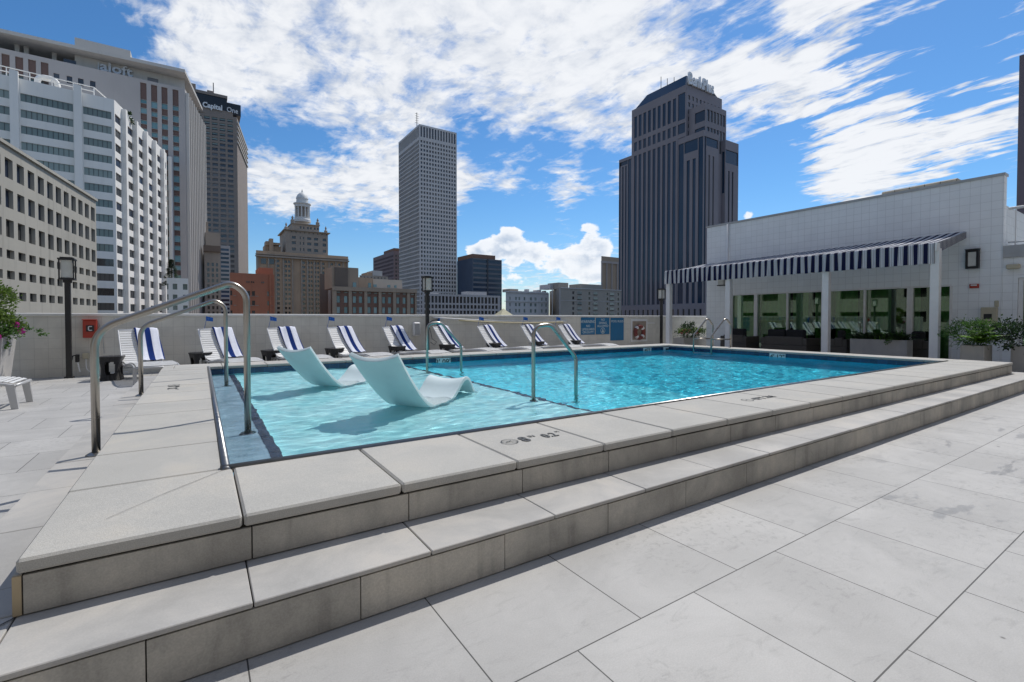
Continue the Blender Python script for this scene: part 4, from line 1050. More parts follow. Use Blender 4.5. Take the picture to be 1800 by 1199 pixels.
# ------------------------------------------------------------------ sofas under the awning
def sofa(y0,y1,x0,x1,lbl,backside):
    t=thing('outdoor_sofa',lbl,'sofa',((x0+x1)/2,(y0+y1)/2,0),'dark wicker sofas under the awning')
    b=MB();b.bbox(x0,x1,y0,y1,.08,.36,.012);b.build('seat_base',M['sofa'],t)
    for yy in(y0,y1-.12):
        b=MB();b.bbox(x0,x1-.0,yy,yy+.12,.362,.58,.01);b.build('armrest',M['sofa'],t)
    b=MB();b.bbox(x0,x0+.13,y0+.122,y1-.122,.362,.62,.01);b.build('backrest',M['sofa'],t)
    n=max(1,int((y1-y0)/.7))
    for k in range(n):
        a=y0+.125+(y1-y0-.25)*k/n;c=y0+.125+(y1-y0-.25)*(k+1)/n
        b=MB();b.bbox(x0+.135,x1-.02,a+.004,c-.004,.363,.50,.03);b.build('seat_cushion',M['cushion'],t)
        b=MB();b.bbox(x0+.135,x0+.30,a+.01,c-.01,.502,.84,.04);b.build('back_cushion',M['cushion'],t)
    for xx in(x0+.05,x1-.09):
        for yy in(y0+.05,y1-.09): b=MB();b.box(xx,xx+.04,yy,yy+.04,0,.079);b.build('leg',M['chaisemetal'],t)
sofa(9.0,9.95,15.3,16.1,'dark wicker armchair beside the awning post near the ladder',0)
sofa(7.1,8.5,15.3,16.15,'dark wicker sofa with black cushions under the middle of the awning',0)
sofa(6.15,6.6,15.6,16.4,'dark wicker armchair partly behind the awning post',0)
sofa(5.92,6.1,15.3,16.1,'dark wicker stool beside the long planter',0) if False else None
sofa(4.45,5.0,16.1,16.8,'dark wicker armchair in shade behind the nearest awning post',0)
#SECTION city
# ------------------------------------------------------------------ city
ZG=-33.
m_,t_,o_=newmat('city_ground');Pg=t_.node('ShaderNodeNewGeometry').outputs['Position']
princ(t_,o_,t_.mix(t_.ramp(t_.noise(Pg,.02,5),.4,.6),(.05,.05,.052),(.11,.11,.10)),.9)
b=MB();b.quad((-6000,-6000,ZG),(6000,-6000,ZG),(6000,6000,ZG),(-6000,6000,ZG));struct(b.build('ground',m_))
def wallm(name,col,var=.06,scale=.15,rough=.75,streak=.08,spec=.3):
    m,t,out=newmat(name);P=t.node('ShaderNodeNewGeometry').outputs['Position']
    n=t.noise(P,scale,5,.6);n2=t.noise(t.vm('MULTIPLY',P,(1.2,1.2,.08)),1.,4,.6)
    f=t.m('MULTIPLY',t.ramp(n,.3,.7,1-var,1+var),t.ramp(n2,.5,.75,1,1-streak))
    princ(t,out,t.scale(t.comb(*col),f),rough,0,spec);return m
def winm(name,c1,c2,rough=.08,spec=.9,metal=0.):
    m,t,out=newmat(name);r=t.node('ShaderNodeNewGeometry').outputs['Random Per Island'];r2=t.node('ShaderNodeObjectInfo').outputs['Random']
    f=t.m('FRACT',t.m('ADD',t.m('MULTIPLY',r,3.7),t.m('MULTIPLY',r2,5.3)))
    f=t.m('POWER',f,1.6)
    P=t.node('ShaderNodeNewGeometry').outputs['Position']
    nr=t.bump(t.noise(P,.35,2),.25,.05)
    princ(t,out,t.mix(f,c1,c2),rough,metal,spec,nr);return m
class Bld:
    def __init__(s,name,label,P,wall,glass,mul=None,cat='building',group=None):
        s.t=thing(name,label,cat,(P[0],P[1],ZG),group);s.wm=wall if isinstance(wall,list) else [wall];s.g=glass if isinstance(glass,list) else [glass];s.mul=mul or M['black']
        s.w=MB();s.win=[]
    def face(s,P,Q,z0,z1,cells,rec=.35,m=0,mull=0,rm=None):
        L=math.hypot(Q[0]-P[0],Q[1]-P[1]);ex,ey=(Q[0]-P[0])/L,(Q[1]-P[1])/L
        nx,ny=-ey,ex
        if nx*(-P[0])+ny*(-P[1])<0: nx,ny=-nx,-ny
        def pt(u,z,d=0): return (P[0]+ex*u-nx*d,P[1]+ey*u-ny*d,z)
        cells=[(max(0.02,a),min(L-.02,b),max(z0+.02,c),min(z1-.02,d),k) for a,b,c,d,k in cells if min(L-.02,b)-max(.02,a)>.05 and min(z1-.02,d)-max(z0+.02,c)>.05]
        us=sorted({0,L}|{round(c[0],4) for c in cells}|{round(c[1],4) for c in cells})
        zs=sorted({z0,z1}|{round(c[2],4) for c in cells}|{round(c[3],4) for c in cells})
        ui={u:i for i,u in enumerate(us)};zi={z:i for i,z in enumerate(zs)}
        occ=set()
        for c in cells:
            for i in range(ui[round(c[0],4)],ui[round(c[1],4)]):
                for j in range(zi[round(c[2],4)],zi[round(c[3],4)]): occ.add((i,j))
        for j in range(len(zs)-1):
            i=0
            while i<len(us)-1:
                if (i,j) in occ: i+=1;continue
                k=i
                while k+1<len(us)-1 and (k+1,j) not in occ: k+=1
                s.w.quad(pt(us[i],zs[j]),pt(us[k+1],zs[j]),pt(us[k+1],zs[j+1]),pt(us[i],zs[j+1]),m);i=k+1
        rm=m if rm is None else rm
        for a,b_,c,d,k in cells:
            A,B,C,Dd=pt(a,c),pt(b_,c),pt(b_,d),pt(a,d);a2,b2,c2,d2=pt(a,c,rec),pt(b_,c,rec),pt(b_,d,rec),pt(a,d,rec)
            s.w.quad(A,B,b2,a2,rm);s.w.quad(B,C,c2,b2,rm);s.w.quad(C,Dd,d2,c2,rm);s.w.quad(Dd,A,a2,d2,rm)
            mx,my,mz=(A[0]+B[0])/2,(A[1]+B[1])/2,(c+d)/2
            r2=mx*mx+my*my
            rayd=(mx/math.sqrt(r2),my/math.sqrt(r2));fc=abs(nx*rayd[0]+ny*rayd[1])
            vis=(b_-a)*(d-c)*fc/r2
            if mz<0: vis*=.01
            bars=[]
            if mull and (b_-a)>mull*1.4:
                nb=round((b_-a)/mull)
                for q in range(1,nb):
                    u=a+(b_-a)*q/nb;w=.045;bars.append((pt(u-w,c,rec-.06),pt(u+w,c,rec-.06),pt(u+w,d,rec-.06),pt(u-w,d,rec-.06)))
            s.win.append((vis,(a2,b2,c2,d2),k,bars))
    def block(s,P,Q,R,z0,z1,cQ=(),cR=(),m=0,**kw):
        S=(Q[0]+R[0]-P[0],Q[1]+R[1]-P[1])
        s.face(P,Q,z0,z1,list(cQ),m=m,**kw);s.face(P,R,z0,z1,list(cR),m=m,**kw)
        for a,c in((Q,S),(R,S)): s.w.quad((a[0],a[1],z0),(c[0],c[1],z0),(c[0],c[1],z1),(a[0],a[1],z1),m)
        s.w.quad((P[0],P[1],z1),(Q[0],Q[1],z1),(S[0],S[1],z1),(R[0],R[1],z1),m)
    def abox(s,x0,x1,y0,y1,z0,z1,cl=(),cf=(),m=0,**kw): # corner at (x0,y0): left face -X (s along +Y), front face -Y (s along +X)
        s.block((x0,y0),(x0,y1),(x1,y0),z0,z1,cl,cf,m,**kw)
    def finish(s):
        s.w.build('wall',s.wm,s.t)
        s.win.sort(key=lambda w:-w[0])
        mats=s.g+[s.mul]
        def add(bm,w):
            bm.quad(*w[1],w[2])
            for q in w[3]: bm.quad(*q,len(s.g))
        for w in s.win[:100]:
            bm=MB();add(bm,w);bm.build('window',mats,s.t)
        if s.win[100:]:
            bm=MB()
            for w in s.win[100:]: add(bm,w)
            o=bm.build('small_windows',mats,s.t);o['kind']='stuff'
        return s.t
def lin(P,Q,s): 
    L=math.hypot(Q[0]-P[0],Q[1]-P[1]);return (P[0]+(Q[0]-P[0])*s/L,P[1]+(Q[1]-P[1])*s/L)
gdark=winm('window_dark_glass',(.012,.015,.02,1),(.10,.10,.10,1))
gblue=winm('window_blue_glass',(.012,.022,.05,1),(.04,.10,.20,1),.05,.6)
ggreen=winm('window_green_grey_glass',(.14,.19,.175,1),(.30,.35,.31,1),.10,.7)
gteal=winm('window_teal_glass',(.10,.22,.24,1),(.24,.38,.40,1),.1,.7)
gopen=mat('dark_opening',(.025,.024,.022),.9,0,.3,.4,world=True)
gtown=winm('sky_tower_glass',(.014,.036,.07,1),(.03,.058,.10,1),.12,.4)
# --- A: long cream office block with parking levels, left
P=(-15.45,112.9);Q0=(-19.74,81.24);Pa=(-15.59,111.85)
ex,ey=Q0[0]-Pa[0],Q0[1]-Pa[1];L=math.hypot(ex,ey);ex/=L;ey/=L
P=(Pa[0]-ex*.95,Pa[1]-ey*.95);Q=(P[0]+ex*132,P[1]+ey*132);Rr=(P[0]-40*ey*-1*-1,P[1]+40*ex*-1*-1)
Rr=(P[0]-36,P[1]+5)
cream=wallm('cream_precast_concrete',(.38,.36,.315),.05,.12,streak=.22)
A=Bld('office_building','long cream concrete office block with square openings at the far left',P,[cream],[winm('navy_office_glass',(.012,.018,.035,1),(.03,.045,.075,1),.12,.3),gopen])
cells=[]
for k in range(45):
    s0=.60+2.84*k
    for (a,c,g) in((18.4,20.8,0),(14.75,17.0,0),(11.15,13.3,1),(8.53,9.6,1),(6.0,7.05,1),(3.4,4.5,1),(.8,1.9,1),(-2,-.9,1)): cells.append((s0,s0+1.85,a,c,g))
A.face(P,Q,ZG,22.2,cells,rec=.42)
A.w.quad((P[0],P[1],ZG),(Rr[0],Rr[1],ZG),(Rr[0],Rr[1],22.2),(P[0],P[1],22.2))
S=(Q[0]+Rr[0]-P[0],Q[1]+Rr[1]-P[1]);A.w.quad((P[0],P[1],21.9),(Q[0],Q[1],21.9),(S[0],S[1],21.9),(Rr[0],Rr[1],21.9));A.w.quad((Q[0],Q[1],ZG),(S[0],S[1],ZG),(S[0],S[1],22.2),(Q[0],Q[1],22.2))
A.finish()
b=MB();nxx,nyy=-ey,ex
for k in range(45):
    s0=.60+2.84*k-.5*(2.84-1.85)
    for z0_,z1_ in((18.4,20.8),(14.75,17.0)):
        q=(P[0]+ex*(s0+1.4)+.0,P[1]+ey*(s0+1.4))
b=MB()
for z in(10.35,):
    pass
# parapet rim
b.hexa([(P[0]+.3,P[1],22.2),(Q[0]+.3,Q[1],22.2),(Q[0]-.4,Q[1],22.2),(P[0]-.4,P[1],22.2),(P[0]+.3,P[1],22.6),(Q[0]+.3,Q[1],22.6),(Q[0]-.4,Q[1],22.6),(P[0]-.4,P[1],22.6)]);b.build('parapet_rim',[cream],A.t)
# --- B: white hotel with band windows
P=(-16.6,147.6);Q=(-31.77,145.91);R2=(-8.35,186.5)
Q=lin(P,Q,60);hz=53.3
whitec=wallm('white_stucco',(.82,.80,.755),.03,.1,streak=.06)
B=Bld('white_hotel','white hotel with long ribbon windows and a sawtooth sunny side',P,[whitec],[ggreen,gblue,gdark])
cl=[]
for k in range(17):
    z1=50.2-3.49*k;z0=z1-1.75
    g=0 if k<10 else 2
    for a,c in((.55,5.55),(7.25,15.7),(17.3,27),(28.6,38),(39.6,49)): cl.append((a,c,z0,z1,g))
cr=[]
for k in range(17):
    z1=50.2-3.49*k;z0=z1-1.9
    for q in range(6):
        g=[1,2,2][(k*5+q*3)%3] if k<9 else 2
        a=.35 if q==0 else 6.6+7.4*(q-1);cr.append((a,a+(3.6 if q==0 else (5.1 if q<5 else 3.0)),z0,z1,g))
B.block(P,Q,R2,ZG,hz,cl,cr,rec=.25,mull=.85)
B.finish()
def pillar(bm,P,Q,s,w,d,z0,z1,m=0):
    L=math.hypot(Q[0]-P[0],Q[1]-P[1]);ex,ey=(Q[0]-P[0])/L,(Q[1]-P[1])/L;nx,ny=-ey,ex
    if nx*(-P[0])+ny*(-P[1])<0: nx,ny=-nx,-ny
    c=[(P[0]+ex*(s+a)+nx*e,P[1]+ey*(s+a)+ny*e) for a,e in((0,.002),(w,.002),(w,d),(0,d))]
    bm.hexa([(x,y,z0) for x,y in c]+[(x,y,z1) for x,y in c],m)
for s in(5.75,15.9,27.2,38.2):
    b=MB();pillar(b,P,Q,s,1.35,.9,ZG,hz+1.2);b.build('pier',[whitec],B.t)
for q in range(6):
    b=MB();pillar(b,P,R2,4.2+7.4*q,1.1,.9,ZG,hz-.4-.0*q);b.build('pier',[whitec],B.t)
b=MB();q0=lin(P,Q,4);L2=lin(P,Q,60)
for zz in(56.2,55.2):
    b.tube([(q0[0],q0[1]+3,zz),(L2[0],L2[1]+3,zz)],.12,5)
for k in range(16):
    c=lin(P,Q,4+3.6*k);b.tube([(c[0],c[1]+3,hz),(c[0],c[1]+3,56.2)],.1,4)
q1=lin(P,R2,8);b.tube([(q0[0],q0[1]+3,56.2),(q1[0]-2,q1[1],54.2)],.12,5);b.build('roof_railing',[whitec],B.t)
b=MB();c=lin(P,Q,14);b.tube(fillet([(c[0],c[1]+5,hz),(c[0],c[1]+5,hz+3.2),(c[0]+3.4,c[1]+5,hz+3.2),(c[0]+3.4,c[1]+5,hz)],1.4),.55,10);b.build('roof_duct',[whitec],B.t,True)
b=MB();c=lin(P,R2,9);bush(b,(c[0]-.6,c[1],hz-.6),(1.1,2.2,1.6),500,.7,51);o=b.build('roof_ivy',M['leaf2'],None);recenter(o,(c[0],c[1],hz-2));tag(o,'green ivy growing at the roof edge of the white hotel','plant')
# --- C: tall beige hotel with cantilever roof
P=(-3.38,189.7);Q=lin(P,(-45.6,189.27),64);R2=(1.75,218.4);hz=76.2
beige=wallm('beige_grey_panels',(.42,.395,.38),.04,.08,streak=.05)
brown=mat('brown_spandrel',(.14,.085,.07),.6,0,.1,world=True)
pale=wallm('pale_concrete',(.52,.50,.47),.03,.1)
C=Bld('tall_hotel','tall beige hotel with a cantilevered flat roof and fin-ribbed side',P,[beige],[gteal,brown,gdark])
cl=[]
for a in(1.75,4.65,7.3,10.0):
    z=75.2;cl.append((a,a+1.55,z-5.2,z,1));z-=5.2;k=0
    while z>-6:
        h=[1.7,1.45,1.2,2.1][(k*3+int(a))%4];g=[0,1,0,1][k%4];
        cl.append((a,a+1.55,z-h,z-.06,g));z-=h;k+=1
for a in(40.3,37.6,34.9,32.2):
    pass
for a in(41.6,38.9,36.3,33.7): cl.append((a-1.2,a+.4,73.6-5,74.8,1));cl.append((a-1.2,a+.4,65.5,69.5,0))
for a in(30.7,27.9,25.4,22.7): cl.append((a-.5,a+.75,70.2,72.4,2))
zr=81.9
C.block(P,Q,R2,ZG,hz,cl,(),rec=.3)
C.finish()
for k in range(11):
    b=MB();pillar(b,P,R2,.3+2.75*k,.55,1.0,ZG,hz-1.2);b.build('fin',[pale],C.t)
b=MB();xp=atY(131,80,194)[0];b.box(xp,-3.5,194,215,hz+.002,zr-1.05);b.build('penthouse',[pale],C.t)
for k,(x) in enumerate((-12,-32)):
    b=MB();b.box(x-1.4,x+1.4,193.9,193.99,77.2,79);b.build('vent',[gdark],C.t)
# cantilevered roof slab
zr=81.9
a0=atH(325,122,zr-CZ);a1=atH(0,50,zr-CZ);a2=atH(356,190,zr-CZ)
dxy=(a1[0]-a0[0],a1[1]-a0[1]);Lr=math.hypot(*dxy);a1=(a0[0]+dxy[0]/Lr*62,a0[1]+dxy[1]/Lr*62)
a3=(a1[0]+a2[0]-a0[0],a1[1]+a2[1]-a0[1])
b=MB();b.hexa([(x,y,zr-1.0) for x,y in(a0,a2,a3,a1)]+[(x,y,zr) for x,y in(a0,a2,a3,a1)]);b.build('roof_slab',[pale],C.t)
b=MB();h0=atY(131,57,205);h1=atY(229,77,205);b.box(h0[0],h1[0],205,216,zr+.002,h0[2]-1.5);b.build('lift_house',[pale],C.t)
for u in(30,46,95):
    c=atY(u,90,196);b=MB();b.box(c[0]-.5,c[0]+.5,196,197,hz,zr-1.0);b.build('roof_post',[pale],C.t)
sg=atY(176,118,193.9);sge=atY(226,128,193.9);silver=mat('sign_silver',(.55,.57,.60),.4,.3,.02)
text_mesh('aloft',4.0,'sign_lettering',silver,C.t,(sg[0],193.4,77.8),(1,0,0),(0,0,1),.15,'LEFT',bold=.10,sx=1.1)
b=MB();x=sg[0]
for k in range(1): b.box(x-.5,x-.2,193.55,193.8,76.6,80.1);b.box(x-.5,x+.9,193.55,193.8,76.6,76.85)
b.build('sign_bracket',silver,C.t)
# --- D: brown tower with black sign band
P=(26.7,448.3);Q=lin(P,(-.83,452.7),60);R2=(38.9,517);hz=164.5
stone=wallm('brown_grey_stone',(.27,.225,.195),.04,.05,streak=.04)
D_=Bld('brown_tower','brown stone tower with a black sign band at its top',P,[stone],[gdark,ggreen])
cl=[]
for k in range(46):
    z1=162-4.05*k;z0=z1-2.2
    for c in range(10):
        a=2.9+5.35*c
        lit=(k<3) or (k<12 and c>=1+(k-3)*.55) or False
        lit=k< 2.2+ (c+0.0)*1.9
        if lit: cl.append((a,a+3.9,z0+.7,z1,1));cl.append((a,a+3.9,z0,z0+.7,0))
        else: cl.append((a,a+3.9,z0,z1,0))
D_.block(P,Q,R2,ZG,hz,cl,(),rec=.6)
D_.finish()
for k in range(5):
    b=MB();pillar(b,P,R2,.1,69,.9,hz-4.5-4.05*k,hz-3.3-4.05*k);b.build('stone_ledge',[pale],D_.t)
bandm=mat('black_sign_band',(.012,.016,.022),.3,0,.1,world=True)
Yd=452.
c0=atY(300,168,Yd);c1=atY(399,173,Yd);ct=atY(399,174,Yd)[2];cb=atY(399,196,Yd)[2]
b=MB();b.box(c0[0],c1[0],Yd,Yd+40,cb,ct);b.build('sign_band',[bandm],D_.t)
c2=atY(423,186,Yd+3);b=MB();b.box(c1[0]+.01,c2[0],Yd+2,Yd+38,atY(423,203,Yd)[2],c2[2]);b.build('upper_band',[bandm],D_.t)
b=MB();b.box(c0[0],c1[0]+4,Yd-.4,Yd+44,hz+.01,cb-.01);b.build('penthouse',[stone],D_.t)
b=MB();b.box(c0[0],c1[0]+.3,Yd-.6,Yd+40,ct+.01,ct+2.2);b.build('top_rim',[stone],D_.t)
for (u0,u1,v0) in((336,344,146),(364,376,158)):
    q0=atY(u0,v0,Yd+8);q1=atY(u1,v0,Yd+8);b=MB();b.box(q0[0],q1[0],Yd+8,Yd+14,ct,q0[2]);b.build('roof_plant',[stone],D_.t)
q0=atY(375,150,Yd+10);b=MB();b.tube([(q0[0],Yd+10,ct),(q0[0],Yd+10,q0[2]+2)],.35,5);b.build('mast',M['black'],D_.t)
s0=atY(350,180,Yd-.5)
text_mesh('Capital',5.6,'sign_lettering',M['white'],D_.t,(s0[0]+2.2,Yd-1.2,s0[2]-3.0),(1,0,0),(0,0,1),.3,'LEFT',bold=.2,sx=.85)
text_mesh('One',5.6,'sign_lettering',M['white'],D_.t,(s0[0]+18.6,Yd-1.2,s0[2]-3.0),(1,0,0),(0,0,1),.3,'LEFT',bold=.01,sx=.8)
# --- E: square gridded tower
x0,y0,x1,y1,hz=163.1,397.25,199.7,449.6,172.2
grid=wallm('grey_pink_grid_concrete',(.57,.545,.53),.03,.05,streak=.03)
E=Bld('gridded_tower','slender grey tower gridded with small square windows',(x0,y0),[grid],[gdark,gblue])
cf=[];cl=[]
for c in range(13):
    a=1.15+2.72*c
    cf.append((a,a+1.5,161.5,170.6,0))
    for k in range(50):
        z1=158.6-3.74*k;cf.append((a,a+1.62,z1-2.15,z1,0))
for c in range(18):
    a=1.2+2.85*c;cl.append((a,a+1.9,161.5,170.6,0))
    for k in range(50):
        z1=158.6-3.74*k;cl.append((a,a+2.2,z1-2.7,z1,0))
E.abox(x0,x1,y0,y1,ZG,hz,cl,cf,rec=.55)
E.finish()
b=MB();b.tube([(x0+1,y0+8,hz),(x0+1,y0+8,hz+13)],.3,5)
for k in range(5): b.tube([(x0-.8,y0+8,hz+4+k*2),(x0+2.8,y0+8,hz+4+k*2)],.15,4)
b.build('antenna_mast',M['black'],E.t)
# podium
def px_cells(Y,x0,cols,rows,g=0,u_ref=None,g2=None):
    out=[]
    for ci,(ua,ub) in enumerate(cols):
        for ri,(va,vb) in enumerate(rows):
            xa=atY(ua,540,Y)[0];xb=atY(ub,540,Y)[0];ur=u_ref or (ua+ub)/2
            zt=atY(ur,va,Y)[2];zb=atY(ur,vb,Y)[2];out.append((xa-x0,xb-x0,zb,zt,g if g2 is None else g2(ci,ri)))
    return out
def front(name,label,Y,u0,u1,v,cols,rows,wall,glass,depth=30,rec=.3,uref=None,group=None,z0=ZG,mull=0,left=(),g2=None,vr=None,ul=None):
    xa=atY(u0,v,Y)[0];xb=atY(u1,v,Y)[0];zt=atY(vr or (u0+u1)/2,v,Y)[2]
    B=Bld(name,label,(xa,Y),[wall] if not isinstance(wall,list) else wall,glass)
    if depth>0 and cols and isinstance(cols[0],tuple): cells=px_cells(Y,xa,cols,rows,0,uref,g2)
    else: cells=[]
    q=atY(u0+1.2 if ul is None else ul,540,Y+depth)[0]
    B.block((xa,Y),(q,Y+depth),(xb,Y),z0,zt,left,cells,rec=rec,mull=mull)
    return B,xa,xb,zt
podw=wallm('pale_grey_concrete',(.46,.45,.45),.03,.1)
cols=[(746+6.25*k,746+6.25*k+4.2) for k in range(21)]
B,xa,xb,zt=front('podium_building','low pale podium building with a grid of dark windows below the gridded tower',330,742,879,518,cols,[(521.5,533),(536,542.5),(546,552)],podw,[gdark],40,.6,uref=810)
B.finish();b=MB();b.box(xa+40,xa+58,335,345,zt,zt+3);b.box(xa+8,xa+18,340,345,zt,zt+1.5);b.build('roof_plant',[podw],B.t)
# --- F: stepped granite and blue glass tower
gran=wallm('purple_grey_granite',(.25,.222,.235),.05,.06,streak=.03,spec=.5)
X0=216.8
def SY(u): return atX(u,540,X0)[1]
yc=161.7
Ft=Bld('stepped_glass_tower','stepped tower of purple granite ribs and blue glass with rooftop letters',(X0,yc),[gran,gtown],[gtown,gdark])
yb_=SY(1109);zt=atH and 125.2
zE=9.0
rng=[]
# main upper block, corner at (X0,yc)
L_=yb_-yc;cl=[]
cl.append((.4,3.6,97,112.5,0));cl.append((.4,3.9,78,93,0))
zt=125.2
def zatu(v,u=1207): return atX(u,v,X0)[2]
for k in range(9):
    a=6.6+ (L_-7.2)/9*k;w=(L_-7.2)/9*.60
    cl.append((a,a+w,zE,97.5,0));cl.append((a,a+w,100.2,105.5,0));cl.append((a,a+w,108.,120.5,0))
cl.append((.8,5.3,zE,98,0));cl.append((.8,5.3,100.2,105.5,0));cl.append((.8,5.3,107.5,121.5,0))
cf=[]
for c in range(9):
    for k in range(30): a=1.5+3.3*c;cf.append((a,a+1.5,120-3.8*k-2.3,120-3.8*k,1))
cl=[c for c in cl if c[2]<c[3] and not(c[0]==.4)]
x1=248.4
Ft.abox(X0,x1,yc,yb_,ZG,zt,cl,cf,rec=.35)
# lower left wing
yw=SY(1087);zw=zatu(282,1087);cl=[(1.,L_*0+ (yw-yb_)-.8,zE,zw-6.5,0)]
nw=yw-yb_;cl=[(.3,nw*.28,zE,zw-1.8,0),(nw*.38,nw*.50,zE,zw-5,0),(nw*.62,nw*.74,zE,zw-5,0),(.3+nw*.28,nw-.3,zw-4.2,zw-1.8,0),(nw*.86,nw-.2,zE,zw-1.8,0)]
Ft.abox(X0+.01,x1-4,yb_+.001,yw,ZG,zw,cl,(),rec=.35)
# second tier to the right
def SYx(u,X): return atX(u,540,X)[1]
X1=X0+2.0
y2=SYx(1237.5,X1);z2=atX(1238,181,X1)[2]
xr=atY(1275,400,y2)[0]
n2=yc-y2
cf=[]
for c in range(6):
    a=1.5+(xr-X1-2)/6*c
    for (za,zb) in((z2-9,z2-3),(z2-24,z2-12),): cf.append((a,a+2.,za,zb,1))
Ft.abox(X1,xr,y2,yc-.001,ZG,z2,[(.3,n2*.62,z2-9,z2-3.5,0),(.3,n2*.62,z2-40,z2-12,0)],cf,rec=.4)
# third block M, corner u 1235 v 229, protrudes
X2=X0-1.2
y3=SYx(1235,X2);z3=atX(1235,229,X2)[2];y3b=SYx(1190,X2)
n3=y3b-y3
x3=atY(1262,400,y3)[0]
cl=[(.4,n3*.20,zE,z3-3,0),(n3*.30,n3*.42,zE,z3-13,0),(n3*.53,n3*.65,zE,z3-13,0),(n3*.77,n3-.3,zE,z3-3,0),(n3*.2+.4,n3*.77-.4,z3-9,z3-3,0)]
w3=x3-X2
cf=[(w3*.32,w3*.42,zE,z3-12,1),(w3*.60,w3*.70,zE,z3-12,1),(.5,w3*.16,zE,z3-3,0),(w3*.16+.1,w3-.4,z3-7.5,z3-3,0)]
Ft.abox(X2,x3,y3,y3b,ZG,z3,cl,cf,rec=.4)
# fourth block N to the right
y4=y3-.6;x4=atY(1297,400,y4)[0];z4=atY(1280,247,y4)[2];x3b=atY(1274,400,y4)[0]
w4=x4-x3b
Ft.abox(x3b,x4,y4,y4+26,ZG,z4,[(.5,6,z4-28,z4-6,0)],[(w4*.22,w4*.34,zE,z4-16,1),(w4*.50,w4*.62,zE,z4-16,1),(.3,w4-.3,z4-12,z4-5,0)],rec=.4)
cf=[]
w5=x3b-x3
for c in range(2):
    for k in range(22):
        z1_=z3-30-3.8*k;cf.append((w5*(.15+.45*c),w5*(.4+.45*c),z1_-2,z1_,1))
Ft.abox(x3+.01,x3b-.01,y4+3,y4+26,ZG,z3-22,(),cf,rec=.3)
# granite podium with small windows
yp0=SYx(1262,X0-3);yp1=SYx(1084,X0-3)
cl=[]
for k in range(20): cl.append((2+(yp1-yp0)/20*k,3.2+(yp1-yp0)/20*k,2.2,6.,1))
Ft.abox(X0-3,x4+1,y4-2,yp1,ZG,zE-.6,cl,[(3+4.5*k,5.4+4.5*k,2,6,1) for k in range(9)],rec=.5)
# pitched glass crown
zc=zatu(134);hz2=125.3
yA,yB=yc+1.,yb_-2
cz1=atX(1198,137,X0+4)[2]
b=Ft.w
b.hexa([(X0+.6,yA+.2,hz2),(x1-1,yA+.2,hz2),(x1-1,yB,hz2),(X0+.6,yB,hz2),(X0+4,yA+2.2,cz1),(x1-8,yA+2.2,cz1),(x1-8,yB-6,cz1),(X0+4,yB-6,cz1)],1)
Ft.finish()
b=MB()
for (u,v) in((1162,135),(1173,138),(1185,136)):
    q=atX(u,v,X0+10);b.tube([(X0+10,q[1],cz1-1),(X0+10,q[1],q[2])],.22,4)
b.build('roof_mast',M['black'],Ft.t)
lw=atY(1208,160,yc-1)
text_mesh('BankPlus',8.6,'sign_lettering',M['white'],Ft.t,(X0+.4,yc-.6,125.5),(1,0,0),(0,0,1),.5,'LEFT',bold=.22,sx=.72)
b=MB();b.box(X0+.5,X0+25,yc-.1,yc+.2,125.3,126);b.build('sign_rail',M['black'],Ft.t)
# --- G: stone bank tower with round cupola
lime=wallm('weathered_limestone',(.45,.33,.23),.08,.12,streak=.15)
lime2=wallm('pale_limestone',(.36,.31,.26),.07,.15,streak=.15)
brick=wallm('brown_brick',(.24,.145,.10),.08,.4)
YG=270.
cols=[(487,492),(501,505),(507,511),(532,537),(541.5,545),(546.5,550),(553,556.5),(558,561.5),(567,571),(582,586),(595,599)]
rows=[(460+8*k,464.2+8*k) for k in range(12)]
B,xa,xb,zt=front('stone_bank_tower','weathered stone bank tower with stepped top and white columned cupola',YG,450,612,446,cols,rows,[lime,brick,lime2],[gdark,ggreen],45,.6,uref=540,vr=540)
GZ=lambda v,u=540:atY(u,v,YG)[2]
GX=lambda u:atY(u,500,YG)[0]
# pale piers over brick bays
b=MB()
for u in(452,471,484,497,513,529,539,551,563,577,589,602,609):
    b.box(GX(u),GX(u+2.2),YG-.8,YG-.002,ZG,GZ(457))
b.build('pier',[lime2],B.t)
b=MB();b.box(GX(449),GX(613),YG-1.6,YG-.01,GZ(456.5),GZ(454));b.box(GX(449.5),GX(612.5),YG-1.1,YG-.01,GZ(452.5),GZ(451.3));b.build('cornice',[lime2],B.t)
for (ua,ub) in((459,468),(473,482)):
    b=MB();b.box(GX(ua),GX(ub),YG-.3,YG-.1,GZ(468),GZ(459));b.build('large_window',[gdark],B.t)
xa2,xb2=GX(504),GX(578.5)
tc=px_cells(YG+2,xa2,[(514,521),(528,530),(533.5,535.8),(541,548),(553,560),(568,574)],[(417,421.5),(426,431),(437,442)],0,540)
tc+=px_cells(YG+2,xa2,[(534,538),(541,544),(545,548.5),(553,556),(557,561),(568,571),(572,575)],[(448,452.5)],0,540)
tc+=px_cells(YG+2,xa2,[(513+7.6*k,514.8+7.6*k) for k in range(9)],[(409,411)],0,540)
B.abox(xa2,xb2,YG+2,YG+24,GZ(446)-6,GZ(406.5),[],tc,m=2,rec=.5)
B.abox(GX(517),GX(566),YG+6,YG+20,GZ(407)-.5,GZ(392),[],px_cells(YG+6,GX(517),[(528,531),(534,536),(541,544),(546,549),(553,556),(558,561)],[(399,403)],0,540),m=2,rec=.4)
B.finish()
b=MB();b.box(xa2-1,xb2+1,YG+.8,YG+25,GZ(406.5),GZ(405));b.box(GX(516),GX(567),YG+5.2,YG+21,GZ(391.9),GZ(390.6));b.build('cornice',[lime2],B.t)
b=MB()
for u in(504.5,574.5): 
    b.lathe([(.9,0),(.9,1.2),(.3,1.6),(.5,2.6),(.1,3.6)],GX(u+1),YG+3,8,0,GZ(405))
